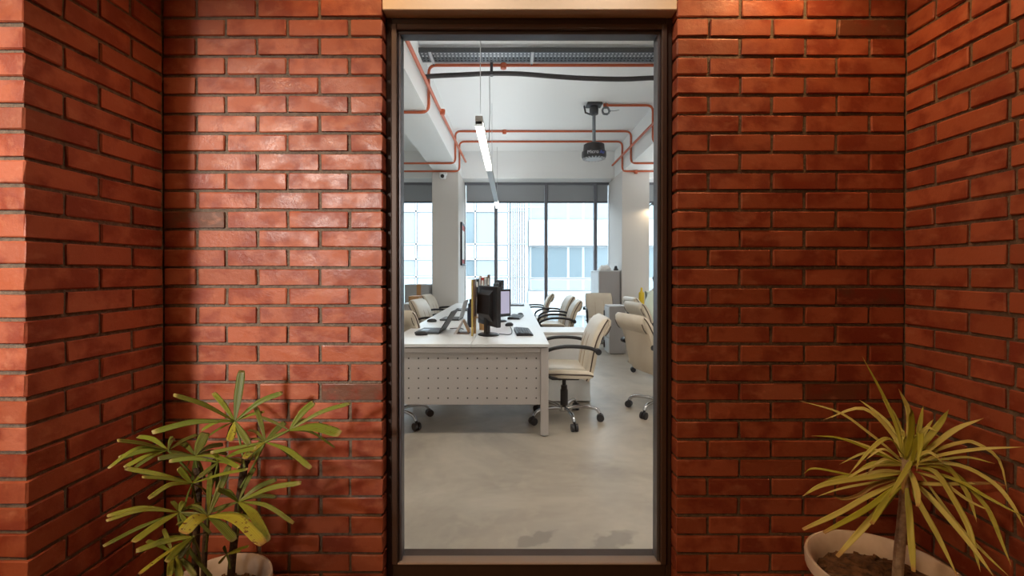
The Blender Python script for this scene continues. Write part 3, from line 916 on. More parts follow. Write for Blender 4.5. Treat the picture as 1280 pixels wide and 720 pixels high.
MB().tube([(.03, 0, .08), (.05, .0, .12), (.08, 0, .08)], .006, 6).build('bag_handle', 'paper', t, 60)
t = thing('small_black_device', 'small black device on the tall grey cabinet', 'device', (1.975, 8.66, 1.361))
MB().rbox((-.04, -.05, 0), (.04, .05, .035), .01).build('case', 'black_plastic', t)
MB().lathe([(.028, .034), (.03, .06), (.02, .085)], (0, 0, 0), 14).build('knob', 'dark_grey', t, 40)

# cartons stacked by the left window
def carton(label, a, b, m, tape, group=None):
    o = Vector(((a[0]+b[0])/2, (a[1]+b[1])/2, a[2]))
    t = thing('carton', label, 'box', o, 0, group)
    a = Vector(a) - o; b = Vector(b) - o
    MB().rbox(a, b, .006).build('box', m, t)
    if tape:
        MB().box((tape[0] - o.x, a.y - .002, a.z + .01), (tape[1] - o.x, a.y, b.z)).build('tape', 'carton_brown', t)
        MB().box((tape[0] - o.x, a.y, b.z), (tape[1] - o.x, b.y, b.z + .002)).build('tape', 'carton_brown', t)
    return t
carton('grey carton with brown tape at the bottom of the stack by left column', (-1.98, 8.3, 0), (-1.52, 8.8, .55), 'carton_grey', (-1.78, -1.72))
carton('grey carton with brown tape on top of the stack by left column', (-1.96, 8.3, .552), (-1.52, 8.8, 1.10), 'carton_grey', (-1.74, -1.66))
cabinet('grey_cabinet', 'low grey cabinet behind the left chairs', 'cabinet', (-1.68, 7.08, 0), (-1.44, 7.45, .84), 'carton_grey', 'cabinet_grey', '-y', [(0, 1, 0, .5), (0, 1, .5, 1)], 'cabinet_light', handles=False)
carton('small brown carton on the low grey cabinet behind chairs', (-1.62, 7.12, .842), (-1.46, 7.40, .95), 'carton_brown', None)

# right hand desk
t = thing('right_desk', 'pale desk behind the person in the light shirt', 'desk', (0, 0, 0))
RX0, RX1, RY0, RY1 = 2.27, 3.6, 3.4, 8.42
MB().rbox((RX0, RY0, .726), (RX1, RY1, .752), .002).build('tabletop', 'desk_white', t)
for yy in (RY0 + .05, 5.9, RY1 - .11):
    for xx in (RX0 + .25, RX1 - .07):
        MB().rbox((xx, yy, 0), (xx + .06, yy + .06, .726), .003).build('leg', 'desk_frame', t)
t = thing('yellow_bottle', 'yellow plastic bottle on the desk against the column', 'bottle', (2.335, 8.2, .752))
MB().lathe([(.045, 0), (.05, .01), (.05, .20), (.045, .215)], (0, 0, 0), 18).build('bottle_body', 'yellow_bottle', t, 40)
MB().lathe([(.03, .214), (.022, .24), (.018, .29), (.010, .30)], (0, 0, 0), 16).build('nozzle', 'yellow_bottle', t, 40)

# ------------------------------------------------------------------ office chair
def make_chair(label, legs_m='chrome', spin=0.0):
    t = thing('office_chair', label, 'chair', (0, 0, 0))
    line = [(-.165, .40), (-.19, .46), (-.205, .54), (-.218, .62), (-.235, .70), (-.262, .78), (-.298, .85), (-.328, .90), (-.350, .925)]
    th = [.028, .042, .046, .046, .046, .046, .044, .036, .016]
    back = MB().pad(line, th, .245, 12, 6, [.90, .95, .98, 1, 1, 1, 1, .98, .94]).build('backrest', 'leather', t, 60)
    roll = [(-.342, .932), (-.360, .912), (-.356, .868), (-.336, .82), (-.310, .785)]
    MB().pad(roll, [.014, .022, .022, .018, .008], .238, 10, 5).build('head_roll', 'leather', t, 60)
    for s in (-1, 1):
        pl = [Vector((x - .0, s * .246 * w, z)) for (x, z), w in zip(line, [.90, .95, .98, 1, 1, 1, 1, .98, .94])]
        MB().tube(curve_pts(pl, 20), .0055, 6).build('piping', 'piping', back, 60)
        MB().tube(curve_pts([Vector((x - .014, s * .236, z)) for x, z in roll[2:]], 8), .004, 6).build('piping', 'piping', back, 60)
    for yy in (-.08, .08):
        MB().tube(curve_pts([(x + tt * 1.0 + .0015, yy, z) for (x, z), tt in zip(line, th)][1:-1], 14), .003, 5).build('seam', 'leather_edge', back)
    sl = [(-.22, .445), (-.18, .455), (-.08, .458), (.06, .462), (.17, .462), (.235, .45), (.262, .425)]
    seat = MB().pad(sl, [.02, .042, .046, .046, .044, .036, .012], .25, 12, 6).build('seat', 'leather', t, 60)
    for s in (-1, 1):
        MB().tube(curve_pts([(x, s * .2505, z) for x, z in sl], 14), .007, 6).build('piping', 'piping', seat, 60)
    for s in (-1, 1):
        p = [(-.255, s * .275, .658), (-.19, s * .28, .688), (-.08, s * .282, .703), (.06, s * .282, .700), (.17, s * .28, .67), (.225, s * .277, .62), (.225, s * .272, .53), (.16, s * .262, .445), (.06, s * .22, .418)]
        arm = MB().tube(curve_pts(p, 32), [.020] * 20 + [.016] * 13, 10, flat=.8).build('armrest', 'black_plastic', t, 60)
        MB().tube([(-.255, s * .295, .658), (-.255, s * .235, .658)], .026, 12).build('arm_bracket', 'black_plastic', arm, 40)
    MB().rbox((-.13, -.10, .375), (.13, .10, .418), .012).build('tilt_mechanism', 'black_plastic', t)
    MB().tube([(.03, -.08, .385), (.03, -.20, .375), (.03, -.25, .372)], .009, 8).build('lever', 'black_plastic', t, 40)
    MB().lathe([(.034, .12), (.034, .27), (.028, .275), (.028, .31), (.018, .312), (.018, .38)], (0, 0, 0), 16).build('gas_lift', 'black_plastic', t, 40)
    MB().lathe([(.03, .075), (.045, .08), (.047, .125), (.036, .135)], (0, 0, 0), 16).build('base_hub', legs_m, t, 40)
    for k in range(5):
        a = spin + 2 * math.pi * k / 5
        ca, sa = math.cos(a), math.sin(a)
        def q(r, z, w=0.0): return (r * ca - w * sa, r * sa + w * ca, z)
        lg = MB().tube(curve_pts([q(.03, .105), q(.12, .122), (q(.22, .122)), q(.285, .108), q(.315, .075)], 16), .0155, 10).build('base_leg', legs_m, t, 60)
        cs = MB()
        for w in (-.016, .016):
            cs.tube([q(.322, .033, w - .011), q(.322, .033, w + .011)], .033, 14)
        cs.tube([q(.317, .03), q(.317, .078)], .011, 8)
        cs.build('caster', 'black_plastic', lg, 40)
    return t
base = make_chair('cream leather office chair with chrome base at the desk end', 'chrome', R(99))
blackb = make_chair('x', 'black_plastic', R(20))
base.location = (.47, 4.1, 0); base.rotation_euler = (0, 0, R(180))
base['group'] = 'cream office chairs'
CH = [  # label, x, y, facing degrees, source
    ('cream chair at right desk side, second from the perforated desk end', .60, 6.45, 178, base),
    ('cream chair at right desk side, third from the perforated desk end', .64, 7.55, 183, base),
    ('cream chair at right desk side, farthest from the perforated desk end', .40, 8.45, 178, base),
    ('cream chair left of the desk, only its chrome base shows under panel', -1.04, 4.03, 3, base),
    ('cream chair left of the desk, beside the front laptop', -1.08, 5.02, 66, base),
    ('cream chair left of the desk, in front of the low grey cabinet', -1.03, 6.5, -10, base),
    ('cream chair left of the desk, in front of the taped cartons', -1.15, 7.9, -8, base),
    ('cream chair with chrome base turned away beside the open aisle', 1.43, 4.32, 16, base),
    ('cream chair carrying the person in light shirt', 1.93, 6.02, 12, blackb),
    ('cream chair with black base between seated person and pedestal cabinet', 2.20, 7.20, 8, blackb),
    ('cream chair facing the door behind the pedestal cabinet', 1.59, 8.1, -92, base),
]
used = False
for lb, x, y, deg, src in CH:
    if src is blackb and not used:
        c = blackb; used = True
    else:
        c = copy_tree(src)
    c.location = (x, y, 0); c.rotation_euler = (0, 0, R(deg)); c['label'] = lb; c['group'] = 'cream office chairs'
    if 'open aisle' in lb:                    # its star base is turned on the gas lift
        for ch in c.children:
            if ch.name.startswith('base_leg'): ch.rotation_euler.z = R(35)

# ------------------------------------------------------------------ person
def make_person():
    """one skinned figure seated facing +x, origin on the floor below the hips"""
    V = []; E = []; RAD = []
    def add(p, r, parent=None):
        V.append(p); RAD.append(r)
        if parent is not None: E.append((parent, len(V) - 1))
        return len(V) - 1
    hip = add((0, 0, .56), (.15, .13))
    wa = add((-.01, 0, .70), (.135, .115), hip)
    ch = add((.02, 0, .87), (.155, .12), wa)
    sh = add((.06, 0, 1.00), (.13, .095), ch)
    nk = add((.105, 0, 1.09), (.056, .056), sh)
    h0 = add((.155, 0, 1.17), (.078, .080), nk)
    h1 = add((.17, 0, 1.25), (.088, .098), h0)
    h2 = add((.16, 0, 1.32), (.065, .075), h1)
    for s in (-1, 1):
        th = add((.06, s * .10, .55), (.085, .085), hip)
        kn = add((.40, s * .12, .54), (.062, .062), th)
        cf = add((.44, s * .12, .32), (.055, .055), kn)
        an = add((.42, s * .12, .10), (.040, .040), cf)
        ft = add((.47, s * .125, .045), (.040, .038), an)
        add((.60, s * .13, .035), (.034, .028), ft)
        sd = add((.06, s * .185, 1.005), (.060, .060), sh)
        ua = add((.10, s * .225, .88), (.050, .052), sd)
        el = add((.14, s * .235, .782), (.042, .044), ua)
        fa = add((.22, s * .215, .785), (.038, .040), el)
        wr = add((.31, s * .19, .795), (.026, .030), fa)
        pm = add((.365, s * .175, .797), (.018, .036), wr)
        kn2 = add((.395, s * .168, .796), (.014, .036), pm)
        for k, (dy, ln) in enumerate(((-.030, .058), (-.010, .068), (.010, .064), (.028, .050))):
            f0 = add((.415, s * .166 + dy, .795), (.0088, .0088), kn2)
            f1 = add((.415 + ln * .55, s * .165 + dy * 1.1, .793), (.0082, .0082), f0)
            add((.415 + ln, s * .164 + dy * 1.1, .780), (.0072, .0072), f1)
        t0 = add((.345, s * .145, .79), (.010, .010), pm)
        t1 = add((.375, s * .125, .785), (.009, .009), t0)
        add((.400, s * .118, .778), (.008, .008), t1)
    me = bpy.data.meshes.new('person_cage')
    me.from_pydata(V, E, []); me.update()
    ob = bpy.data.objects.new('person_cage', me); COL.objects.link(ob)
    ob.modifiers.new('skin', 'SKIN').use_smooth_shade = True
    sv = me.skin_vertices[0].data
    for i, r in enumerate(RAD): sv[i].radius = r
    sv[0].use_root = True
    sub = ob.modifiers.new('sub', 'SUBSURF'); sub.levels = 2; sub.render_levels = 2
    dg = bpy.context.evaluated_depsgraph_get(); dg.update()
    bm = bpy.data.meshes.new_from_object(ob.evaluated_get(dg)); bpy.data.objects.remove(ob)
    bm.materials.clear()
    for m in ('skin', 'shirt', 'trousers', 'shoe'): bm.materials.append(M(m))
    for p in bm.polygons:
        c = p.center; p.use_smooth = True
        if c.z > 1.085 or (c.x > .27 and c.z > .70): k = 0
        elif c.z < .08: k = 3
        elif c.z < .60 and not (abs(c.y) > .2 and c.z > .7): k = 2
        else: k = 1
        p.material_index = k
    return bm
person = thing('person', 'person in pale green shirt sitting at the right desk', 'person', (1.845, 6.0, 0), R(12))
link('body', make_person(), person)
hd = MB().lathe([(.03, .02), (.085, .045), (.104, .10), (.100, .15), (.07, .195), (.02, .212)], (.148, 0, 1.15), 20, 1.0, .92)
hd.v = [(x - (.03 if z < 1.26 else .0), y, max(z, 1.17 if x < .17 else 1.285)) for x, y, z in hd.v]
hd.build('hair', 'hair', person, 60)
MB().lathe([(.004, -.025), (.013, -.018), (.010, .0), (.004, .025)], (.268, 0, 1.245), 10).build('nose', 'skin', person, 60)
for s in (-1, 1):
    MB().lathe([(.006, -.03), (.014, -.01), (.017, .015), (.006, .03)], (.155, s * .096, 1.24), 10, 1.0, .5).build('ear', 'skin', person, 60)
    MB().lathe([(.003, -.007), (.008, 0), (.003, .007)], (.258, s * .034, 1.262), 8, .6, 1.4).build('eye', 'black_plastic', person, 60)
MB().rbox((.236, -.022, 1.195), (.250, .022, 1.203), .003).build('mouth', 'red', person)
MB().tube([(.15, -.05, 1.075), (.165, 0, 1.06), (.15, .05, 1.075), (.045, .055, 1.09), (.035, 0, 1.095), (.045, -.055, 1.09), (.15, -.05, 1.075)], .016, 8).build('collar', 'shirt', person, 60)

# ------------------------------------------------------------------ things on the desks
def monitor(label, x, y, rz, w, h, lift, body='black_plastic', face='screen_lit', z=DZ):
    """screen looks along local +x"""
    t = thing('monitor', label, 'monitor', (x, y, z), rz, 'desktop monitors')
    MB().lathe([(.115, 0), (.12, .006), (.10, .016), (.03, .022)], (0, 0, 0), 24, .8, 1.0).build('stand_base', body, t, 40)
    MB().rbox((-.035, -.035, .015), (.005, .035, lift + h * .45), .008).build('stand_neck', body, t)
    MB().rbox((-.018, -w/2, lift), (.026, w/2, lift + h), .006).build('housing', body, t)
    MB().prism([(-.018, lift + h * .12), (-.018, lift + h * .9), (-.055, lift + h * .78), (-.06, lift + h * .3)], 1, -w * .33, w * .33).build('rear_bulge', body, t)
    MB().box((.0262, -w/2 + .022, lift + .035), (.0275, w/2 - .022, lift + h - .022)).build('screen', face, t)
    return t
monitor('black monitor with its back to the perforated desk end', -.215, 4.17, R(26), .44, .36, .09)
m2 = monitor('dark monitor showing a pale violet screen on the desk', -.17, 5.30, R(-52), .36, .32, .055)
m3 = monitor('small grey monitor in front of the window at desk far end', -.21, 7.25, R(20), .36, .30, .15, 'dark_grey')
m4 = monitor('black monitor on the right desk beside the person', 2.43, 7.45, R(165), .46, .33, .15)

def laptop(label, x, y, rz, m='silver', tilt=28, w=.34, d=.23):
    """user sits at local -x"""
    t = thing('laptop', label, 'laptop', (x, y, DZ), rz, 'open laptops')
    MB().rbox((-d, -w/2, .002), (0, w/2, .018), .003).build('base', 'dark_grey', t)
    kb = MB()
    for r in range(5): kb.box((-d * .46 + r * d * .085, -w * .44, .018), (-d * .46 + r * d * .085 + d * .07, w * .44, .0205))
    kb.build('keyboard', 'black_plastic', t, kind='stuff')
    MB().box((-d * .88, -w * .14, .018), (-d * .58, w * .14, .0188)).build('touchpad', 'silver', t)
    mt = Matrix.Translation((.0, 0, .016)) @ Matrix.Rotation(R(tilt), 4, 'Y')
    lid = MB().rbox((-.004, -w/2, 0), (.004, w/2, d), .002, mt).build('lid', m, t)
    MB().box((-.0052, -w/2 + .012, .018), (-.0042, w/2 - .012, d - .012), mt).build('screen', 'black_plastic', t)
    return t
laptop('dark open laptop on the desk near the perforated end', -.67, 4.40, R(-4), 'dark_grey', 32)
laptop('silver open laptop behind the dark laptop', -.62, 5.55, R(-3), 'light_grey', 16)
laptop('silver open laptop on the left desk half near window', -.62, 6.9, R(2), 'light_grey', 18)

def mouse(label, x, y, rz):
    t = thing('mouse', label, 'mouse', (x, y, DZ), rz, 'computer mice')
    g = MB().lathe([(.03, 0), (.034, .008), (.031, .022), (.02, .033), (.006, .037)], (0, 0, 0), 18, 1.7, 1.0)
    g.build('shell', 'black_plastic', t, 60)
    MB().tube([(.025, 0, .033), (.04, 0, .028)], .004, 8).build('wheel', 'dark_grey', t, 40)
mouse('black mouse in front of the dark open laptop', -.83, 4.16, R(8))
mouse('black mouse in front of the silver laptop behind', -.93, 5.28, R(8))
mouse('black mouse beside the near black keyboard', -.03, 4.88, R(50))
mouse('black mouse beside the farther black keyboard', .11, 6.05, R(60))
def keyboard(label, x, y, rz):
    t = thing('keyboard', label, 'keyboard', (x, y, DZ), rz, 'black keyboards')
    MB().prism([(-.075, 0), (.075, 0), (.075, .026), (-.075, .014)], 1, -.225, .225).build('case', 'black_plastic', t)
    k = MB()
    for r in range(5):
        for c in range(15):
            x0 = -.063 + r * .025; y0 = -.212 + c * .0283
            z0 = .014 + (x0 + .075) * .08
            k.box((x0, y0, z0), (x0 + .021, y0 + .024, z0 + .007))
    k.build('keys', 'dark_grey', t, kind='stuff')
keyboard('black keyboard at the desk corner by the perforated end', .105, 4.33, R(183))
keyboard('black keyboard farther along behind the violet screen monitor', .05, 5.75, R(172))
laptop('pale open laptop on the right desk half near window', -.02, 7.9, R(180), 'light_grey', 20)

t = thing('tent_calendar', 'tan tent shaped desk calendar beside the wooden board', 'calendar', (-.46, 4.30, DZ))
MB().prism([(-.085, 0), (-.055, 0), (.006, .122), (-.004, .128)], 1, -.075, .075).build('left_leaf', 'desk_frame', t)
MB().prism([(.0, .126), (.010, .122), (.062, .02), (.050, .012)], 1, -.07, .07).build('right_leaf', 'wood', t)
MB().box((-.06, -.07, 0), (.06, .07, .006)).build('base_card', 'wood_dark', t)
t = thing('wooden_board', 'upright wooden desk divider board with yellow edge', 'divider', (-.355, 4.1, DZ))
MB().rbox((0, 0, .17), (.016, .24, .51), .002).build('panel', 'wood_dark', t)
MB().box((-.012, -.004, 0), (.003, .02, .51)).build('edge_strip', 'yellow_edge', t)
MB().rbox((-.008, .17, 0), (.016, .21, .17), .002).build('support', 'wood', t)
t = thing('water_bottle', 'dark navy water bottle behind the tent calendar', 'bottle', (-.435, 4.78, DZ))
MB().lathe([(.032, 0), (.036, .006), (.036, .19), (.026, .215)], (0, 0, 0), 20).build('bottle_body', 'navy', t, 40)
MB().lathe([(.027, .214), (.027, .245), (.014, .255), (.014, .29), (.006, .295)], (0, 0, 0), 16).build('cap', 'black_plastic', t, 40)
t = thing('pen_cup', 'small tan pen cup beside the black monitor stand', 'cup', (-.30, 4.55, DZ))
MB().lathe([(.026, 0), (.032, .095), (.029, .095), (.024, .006)], (0, 0, 0), 18, close=True).build('cup', 'wood', t, 40)
for k, (a, m) in enumerate(((.3, 'yellow_edge'), (2.2, 'paper'), (4.0, 'red'))):
    MB().tube([(.008 * math.cos(a), .008 * math.sin(a), .004), (.024 * math.cos(a), .024 * math.sin(a), .15)], .004, 6).build('pen', m, t)
t = thing('desk_shelf', 'small wooden desk shelf behind the black monitor', 'shelf', (-.36, 5.75, DZ))
for xx in (-.10, .088): MB().box((xx, -.13, 0), (xx + .012, .13, .27)).build('side', 'wood', t)
for zz in (.01, .258): MB().box((-.10, -.13, zz), (.10, .13, zz + .012)).build('shelf_board', 'wood', t)
for k, (x, w, h, m, c) in enumerate(((-.088, .028, .22, 'black_plastic', 'black'), (-.052, .024, .26, 'paper', 'white'), (-.022, .03, .24, 'red', 'red'), (.016, .03, .25, 'paper', 'cream'), (.056, .024, .275, 'wood_dark', 'brown'))):
    t = thing('binder', c + ' binder standing on the small wooden desk shelf', 'binder', (-.36 + x, 5.75, DZ + .27), 0, 'binders on the desk shelf')
    MB().rbox((0, -.10, 0), (w, .10, h), .003).build('cover', m, t)
    MB().box((.003, -.1015, h * .55), (w - .003, -.10, h * .85)).build('spine_label', 'paper' if m != 'paper' else 'light_grey', t)
def cable(label, pts, r=.004, m='black_plastic'):
    MB().tube(curve_pts(pts, 24), r, 6).build('cable', m, None, 60, label=label, category='cable')
cable('thin black cable curling from monitor stand to mouse', [(-.12, 4.22, DZ + .004), (-.02, 4.18, DZ + .004), (.0, 4.45, DZ + .004), (-.02, 4.80, DZ + .006)])
cable('black cable lying behind the dark laptop', [(-.63, 4.62, DZ + .004), (-.54, 4.66, DZ + .004), (-.49, 4.58, DZ + .004)])

# ================================================================== plants
def ribbon(pts, width, fold=.25, prof=None, side_hint=None):
    """leaf blade along a curve; returns MB plus per-vertex along/across"""
    n = len(pts); mb = MB(); al = []; ac = []
    prof = prof or (lambda t: (.35 + .65 * min(1, t * 5)) * (1 - max(0, (t - .55) / .45) ** 1.6 * .96))
    cols = [-1, -.5, 0, .5, 1]
    for i in range(n):
        t = i / (n - 1)
        tan = (pts[min(i+1, n-1)] - pts[max(i-1, 0)]).normalized()
        view = (Vector((0, 0, H)) - pts[i]).normalized()
        up = (Vector((0, 0, 1)) * .55 + view * .85).normalized()
        if side_hint is not None: up = (up + side_hint * .6).normalized()
        sd = tan.cross(up)
        if sd.length < 1e-3: sd = tan.cross(Vector((1, 0, 0)))
        sd.normalize(); nn = sd.cross(tan).normalized()
        w = width * .5 * prof(t)
        for c in cols:
            mb.v.append(tuple(pts[i] + sd * (c * w) + nn * (abs(c) * w * fold))); al.append(t); ac.append(c)
    m = len(cols)
    for i in range(n - 1):
        for k in range(m - 1):
            mb.f.append((i*m+k, i*m+k+1, (i+1)*m+k+1, (i+1)*m+k))
    # give the blade a thickness
    N = len(mb.v); cnt = len(mb.f)
    off = Vector((0, 0, -.0009))
    mb.v += [tuple(Vector(v) + off) for v in mb.v]; al += al; ac += ac
    mb.f += [tuple(N + q for q in f)[::-1] for f in mb.f[:cnt]]
    edge = [i*m for i in range(n)] + [(n-1)*m + k for k in range(1, m)] + [i*m + m-1 for i in range(n-2, -1, -1)] + [k for k in range(m-2, 0, -1)]
    for a, b in zip(edge, edge[1:] + edge[:1]): mb.f.append((a, b, N + b, N + a))
    return mb, al, ac

def leaf(parent, pix, d0, d1, wpx, m, prof=None, fold=.25, name='leaf', bow=0.0, side_hint=None):
    pts = []
    k = len(pix) - 1
    for i, (x, y) in enumerate(pix):
        u = i / k
        D = d0 + (d1 - d0) * u + bow * math.sin(u * math.pi)
        if x > VX: D = min(D, (XR - .03) * F / (x - VX))
        else: D = min(D, (-XL - .03) * F / (VX - x))
        D = min(D, YB - .025)
        pts.append(P(x, y, D))
    o = Vector(parent.location)
    cp = curve_pts(pts, 16)
    mb, al, ac = ribbon(cp, wpx * ((d0 + d1) / 2) / F, fold, prof, side_hint)
    mb.v = [tuple(Vector(v) - o) for v in mb.v]
    me = bpy.data.meshes.new(name); me.from_pydata(mb.v, [], mb.f); me.materials.append(M(m)); me.update()
    me.polygons.foreach_set('use_smooth', [True] * len(me.polygons))
    for nm, arr in (('along', al), ('across', ac)):
        a = me.attributes.new(nm, 'FLOAT', 'POINT'); a.data.foreach_set('value', arr)
    return link(name, me, parent)

def pot(parent, r, h, m, seg=40):
    MB().lathe([(r * .62, 0), (r * .68, .01), (r * .90, h - .05), (r * .94, h - .045), (r, h - .04), (r * 1.01, h - .012), (r, h), (r * .965, h + .001), (r * .93, h - .006), (r * .87, h - .05), (r * .8, h - .12), (.01, h - .125)], (0, 0, 0), seg).build('pot', m, parent, 45)
    g = MB().lathe([(r * .845, h - .10), (r * .84, h - .062), (r * .6, h - .05), (r * .3, h - .042), (.01, h - .04)], (0, 0, 0), 36)
    rs = random.Random(5)
    g.v = [(x, y, z + rs.uniform(-.008, .010)) for x, y, z in g.v]
    so = g.build('soil', 'soil', parent)
    cl = MB()
    for k in range(150):
        a = rs.uniform(0, 6.28); q = r * .78 * math.sqrt(rs.random()); s = rs.uniform(.004, .012)
        mt = Matrix.Translation((q * math.cos(a), q * math.sin(a), h - .044 - .018 * q / r)) @ Euler((rs.uniform(0, 3), rs.uniform(0, 3), 0)).to_matrix().to_4x4()
        cl.box((-s, -s * .7, -s * .5), (s, s * .7, s * .5), mt)
    cl.build('soil_clods', 'soil', so, kind='stuff')

# dracaena on the right
dr = thing('potted_dracaena', 'spiky dracaena with thin trunk in pale round pot', 'potted plant', (1.235, 1.505, 0))
pot(dr, .222, .35, 'pot')
o = Vector(dr.location)
tp = [P(1123, 730, 1.5) - o, P(1126, 690, 1.5) - o, P(1130, 650, 1.5) - o, P(1132, 612, 1.5) - o, P(1134, 575, 1.5) - o]
tp[0].z = .28
MB().tube(curve_pts(tp, 20), [.0155] * 12 + [.014] * 9, 12).build('trunk', 'dracaena_trunk', dr, 60)
DL = [  # pixel path, far/near depth at tip, width in px
    ([(1125,572),(1085,540),(1050,516),(1000,501)], 1.60, 5), ([(1128,572),(1118,545),(1080,511),(1030,525)], 1.62, 8),
    ([(1128,570),(1115,535),(1095,515),(1075,500)], 1.68, 7), ([(1128,580),(1090,563),(1050,548),(1015,545)], 1.55, 4.5),
    ([(1128,580),(1095,562),(1060,550),(1040,547)], 1.66, 4), ([(1130,570),(1112,549),(1092,560),(1062,594)], 1.38, 8),
    ([(1128,592),(1075,599),(1030,607),(1004,621)], 1.42, 10), ([(1125,598),(1080,598),(1050,598),(1028,604)], 1.68, 9),
    ([(1125,598),(1070,595),(1020,586),(1005,593)], 1.6, 4), ([(1126,602),(1085,622),(1050,642),(1005,663)], 1.36, 9.5),
    ([(1128,604),(1105,622),(1080,640),(1031,667)], 1.34, 10), ([(1130,605),(1108,630),(1085,656),(1048,697)], 1.32, 11),
    ([(1130,606),(1115,618),(1102,636),(1091,656)], 1.36, 11), ([(1120,600),(1080,606),(1050,612),(1021,622)], 1.6, 4.5),
    ([(1130,572),(1122,535),(1105,495),(1078,445)], 1.58, 6), ([(1133,575),(1126,540),(1115,515),(1103,496)], 1.6, 10),
    ([(1136,575),(1138,545),(1137,515),(1124,486)], 1.52, 11), ([(1133,575),(1140,545),(1140,520),(1137,505)], 1.40, 10), ([(1140,572),(1148,545),(1152,525),(1155,507)], 1.6, 8),
    ([(1140,575),(1160,550),(1178,527),(1187,512)], 1.44, 11), ([(1142,580),(1170,556),(1198,536),(1231,523)], 1.40, 10),
    ([(1142,568),(1152,550),(1160,535),(1168,524)], 1.55, 7), ([(1145,580),(1172,563),(1205,553),(1222,555),(1250,575),(1262,620)], 1.35, 7),
    ([(1145,580),(1180,569),(1225,562),(1282,559)], 1.26, 7), ([(1140,585),(1149,545),(1152,550),(1147,590)], 1.30, 10),
    ([(1145,585),(1170,590),(1192,622),(1212,659),(1221,691),(1228,716)], 1.22, 10), ([(1142,600),(1174,633),(1210,675),(1246,724)], 1.20, 11),
    ([(1145,582),(1180,580),(1205,608),(1216,631),(1223,654)], 1.34, 8), ([(1148,580),(1190,590),(1228,626),(1243,650),(1254,678),(1267,710)], 1.25, 8),
    ([(1148,578),(1200,582),(1243,604),(1268,633),(1282,660)], 1.24, 8), ([(1148,585),(1200,602),(1235,622),(1286,649)], 1.25, 7),
    ([(1145,605),(1180,606),(1236,604)], 1.40, 7), ([(1150,590),(1196,653),(1232,692),(1264,722)], 1.22, 6),
    ([(1142,606),(1150,628),(1174,671),(1200,724)], 1.25, 10), ([(1134,605),(1138,640),(1141,680),(1144,716)], 1.28, 11),
    ([(1136,585),(1143,600),(1148,617),(1149,634)], 1.30, 10), ([(1142,574),(1130,595),(1113,622)], 1.34, 9),
    ([(1130,590),(1100,590),(1065,600),(1040,607)], 1.55, 7), ([(1140,575),(1175,575),(1210,572),(1245,580)], 1.36, 5),
    ([(1145,590),(1175,600),(1210,625),(1240,640)], 1.32, 6),
]
BLUNT = lambda t: (.4 + .6 * min(1, t * 4)) * (1 - max(0, (t - .75) / .25) * .45)
rd = random.Random(4)
for k in range(16):                           # thin young blades between the long ones
    a = rd.uniform(-.35, math.pi + .5); ln = rd.uniform(45, 95)
    DL.append(([(1134, 582), (1134 + ln * .55 * math.cos(a), 580 - ln * .5 * math.sin(a) - 6), (1134 + ln * math.cos(a), 584 - ln * .72 * math.sin(a) + 8)], rd.uniform(1.36, 1.62), rd.uniform(4, 7)))
for i, (px, d1, w) in enumerate(DL):
    leaf(dr, px, 1.5, d1, w * .64, LEAF_D, BLUNT if i in (9, 10, 11, 12, 34, 35) else None, fold=.3)
for px, d1, w in (([(1125,600),(1095,607),(1075,620),(1055,625),(1042,621)], 1.5, 4.5), ([(1146,602),(1190,606),(1235,605),(1262,608)], 1.34, 4), ([(1135,590),(1132,600),(1130,618)], 1.42, 6)):
    leaf(dr, px, 1.5, d1, w, LEAF_DRY, fold=.5)
# brown leaf tips already come from the leaf material

# lady palm on the left
lp = thing('potted_lady_palm', 'bushy lady palm with dark stems in white pot', 'potted plant', (-1.0, 1.54, 0))
pot(lp, .165, .275, 'white_pot')
o = Vector(lp.location)
def stem(pix, d, r, name='stem', m='palm_stem', d1=None):
    n = len(pix)
    ps = [P(x, y, d + ((d1 or d) - d) * i / (n - 1)) - o for i, (x, y) in enumerate(pix)]
    MB().tube(curve_pts(ps, 14), r, 8).build(name, m, lp, 60)
stem([(243, 728), (243, 690), (245, 650), (247, 610), (245, 585)], 1.50, .0105)
stem([(253, 728), (255, 680), (258, 645), (262, 600), (268, 575)], 1.56, .009)
stem([(287, 728), (290, 690), (295, 650), (302, 600), (306, 575)], 1.55, .0125)
stem([(262, 722), (236, 690), (226, 665), (222, 640)], 1.48, .006, m='petiole', d1=1.42)
SEG = lambda t: (.16 + .84 * min(1, t * 2.0) ** .75) * (1 - max(0, (t - .86) / .14) ** 2 * .35)
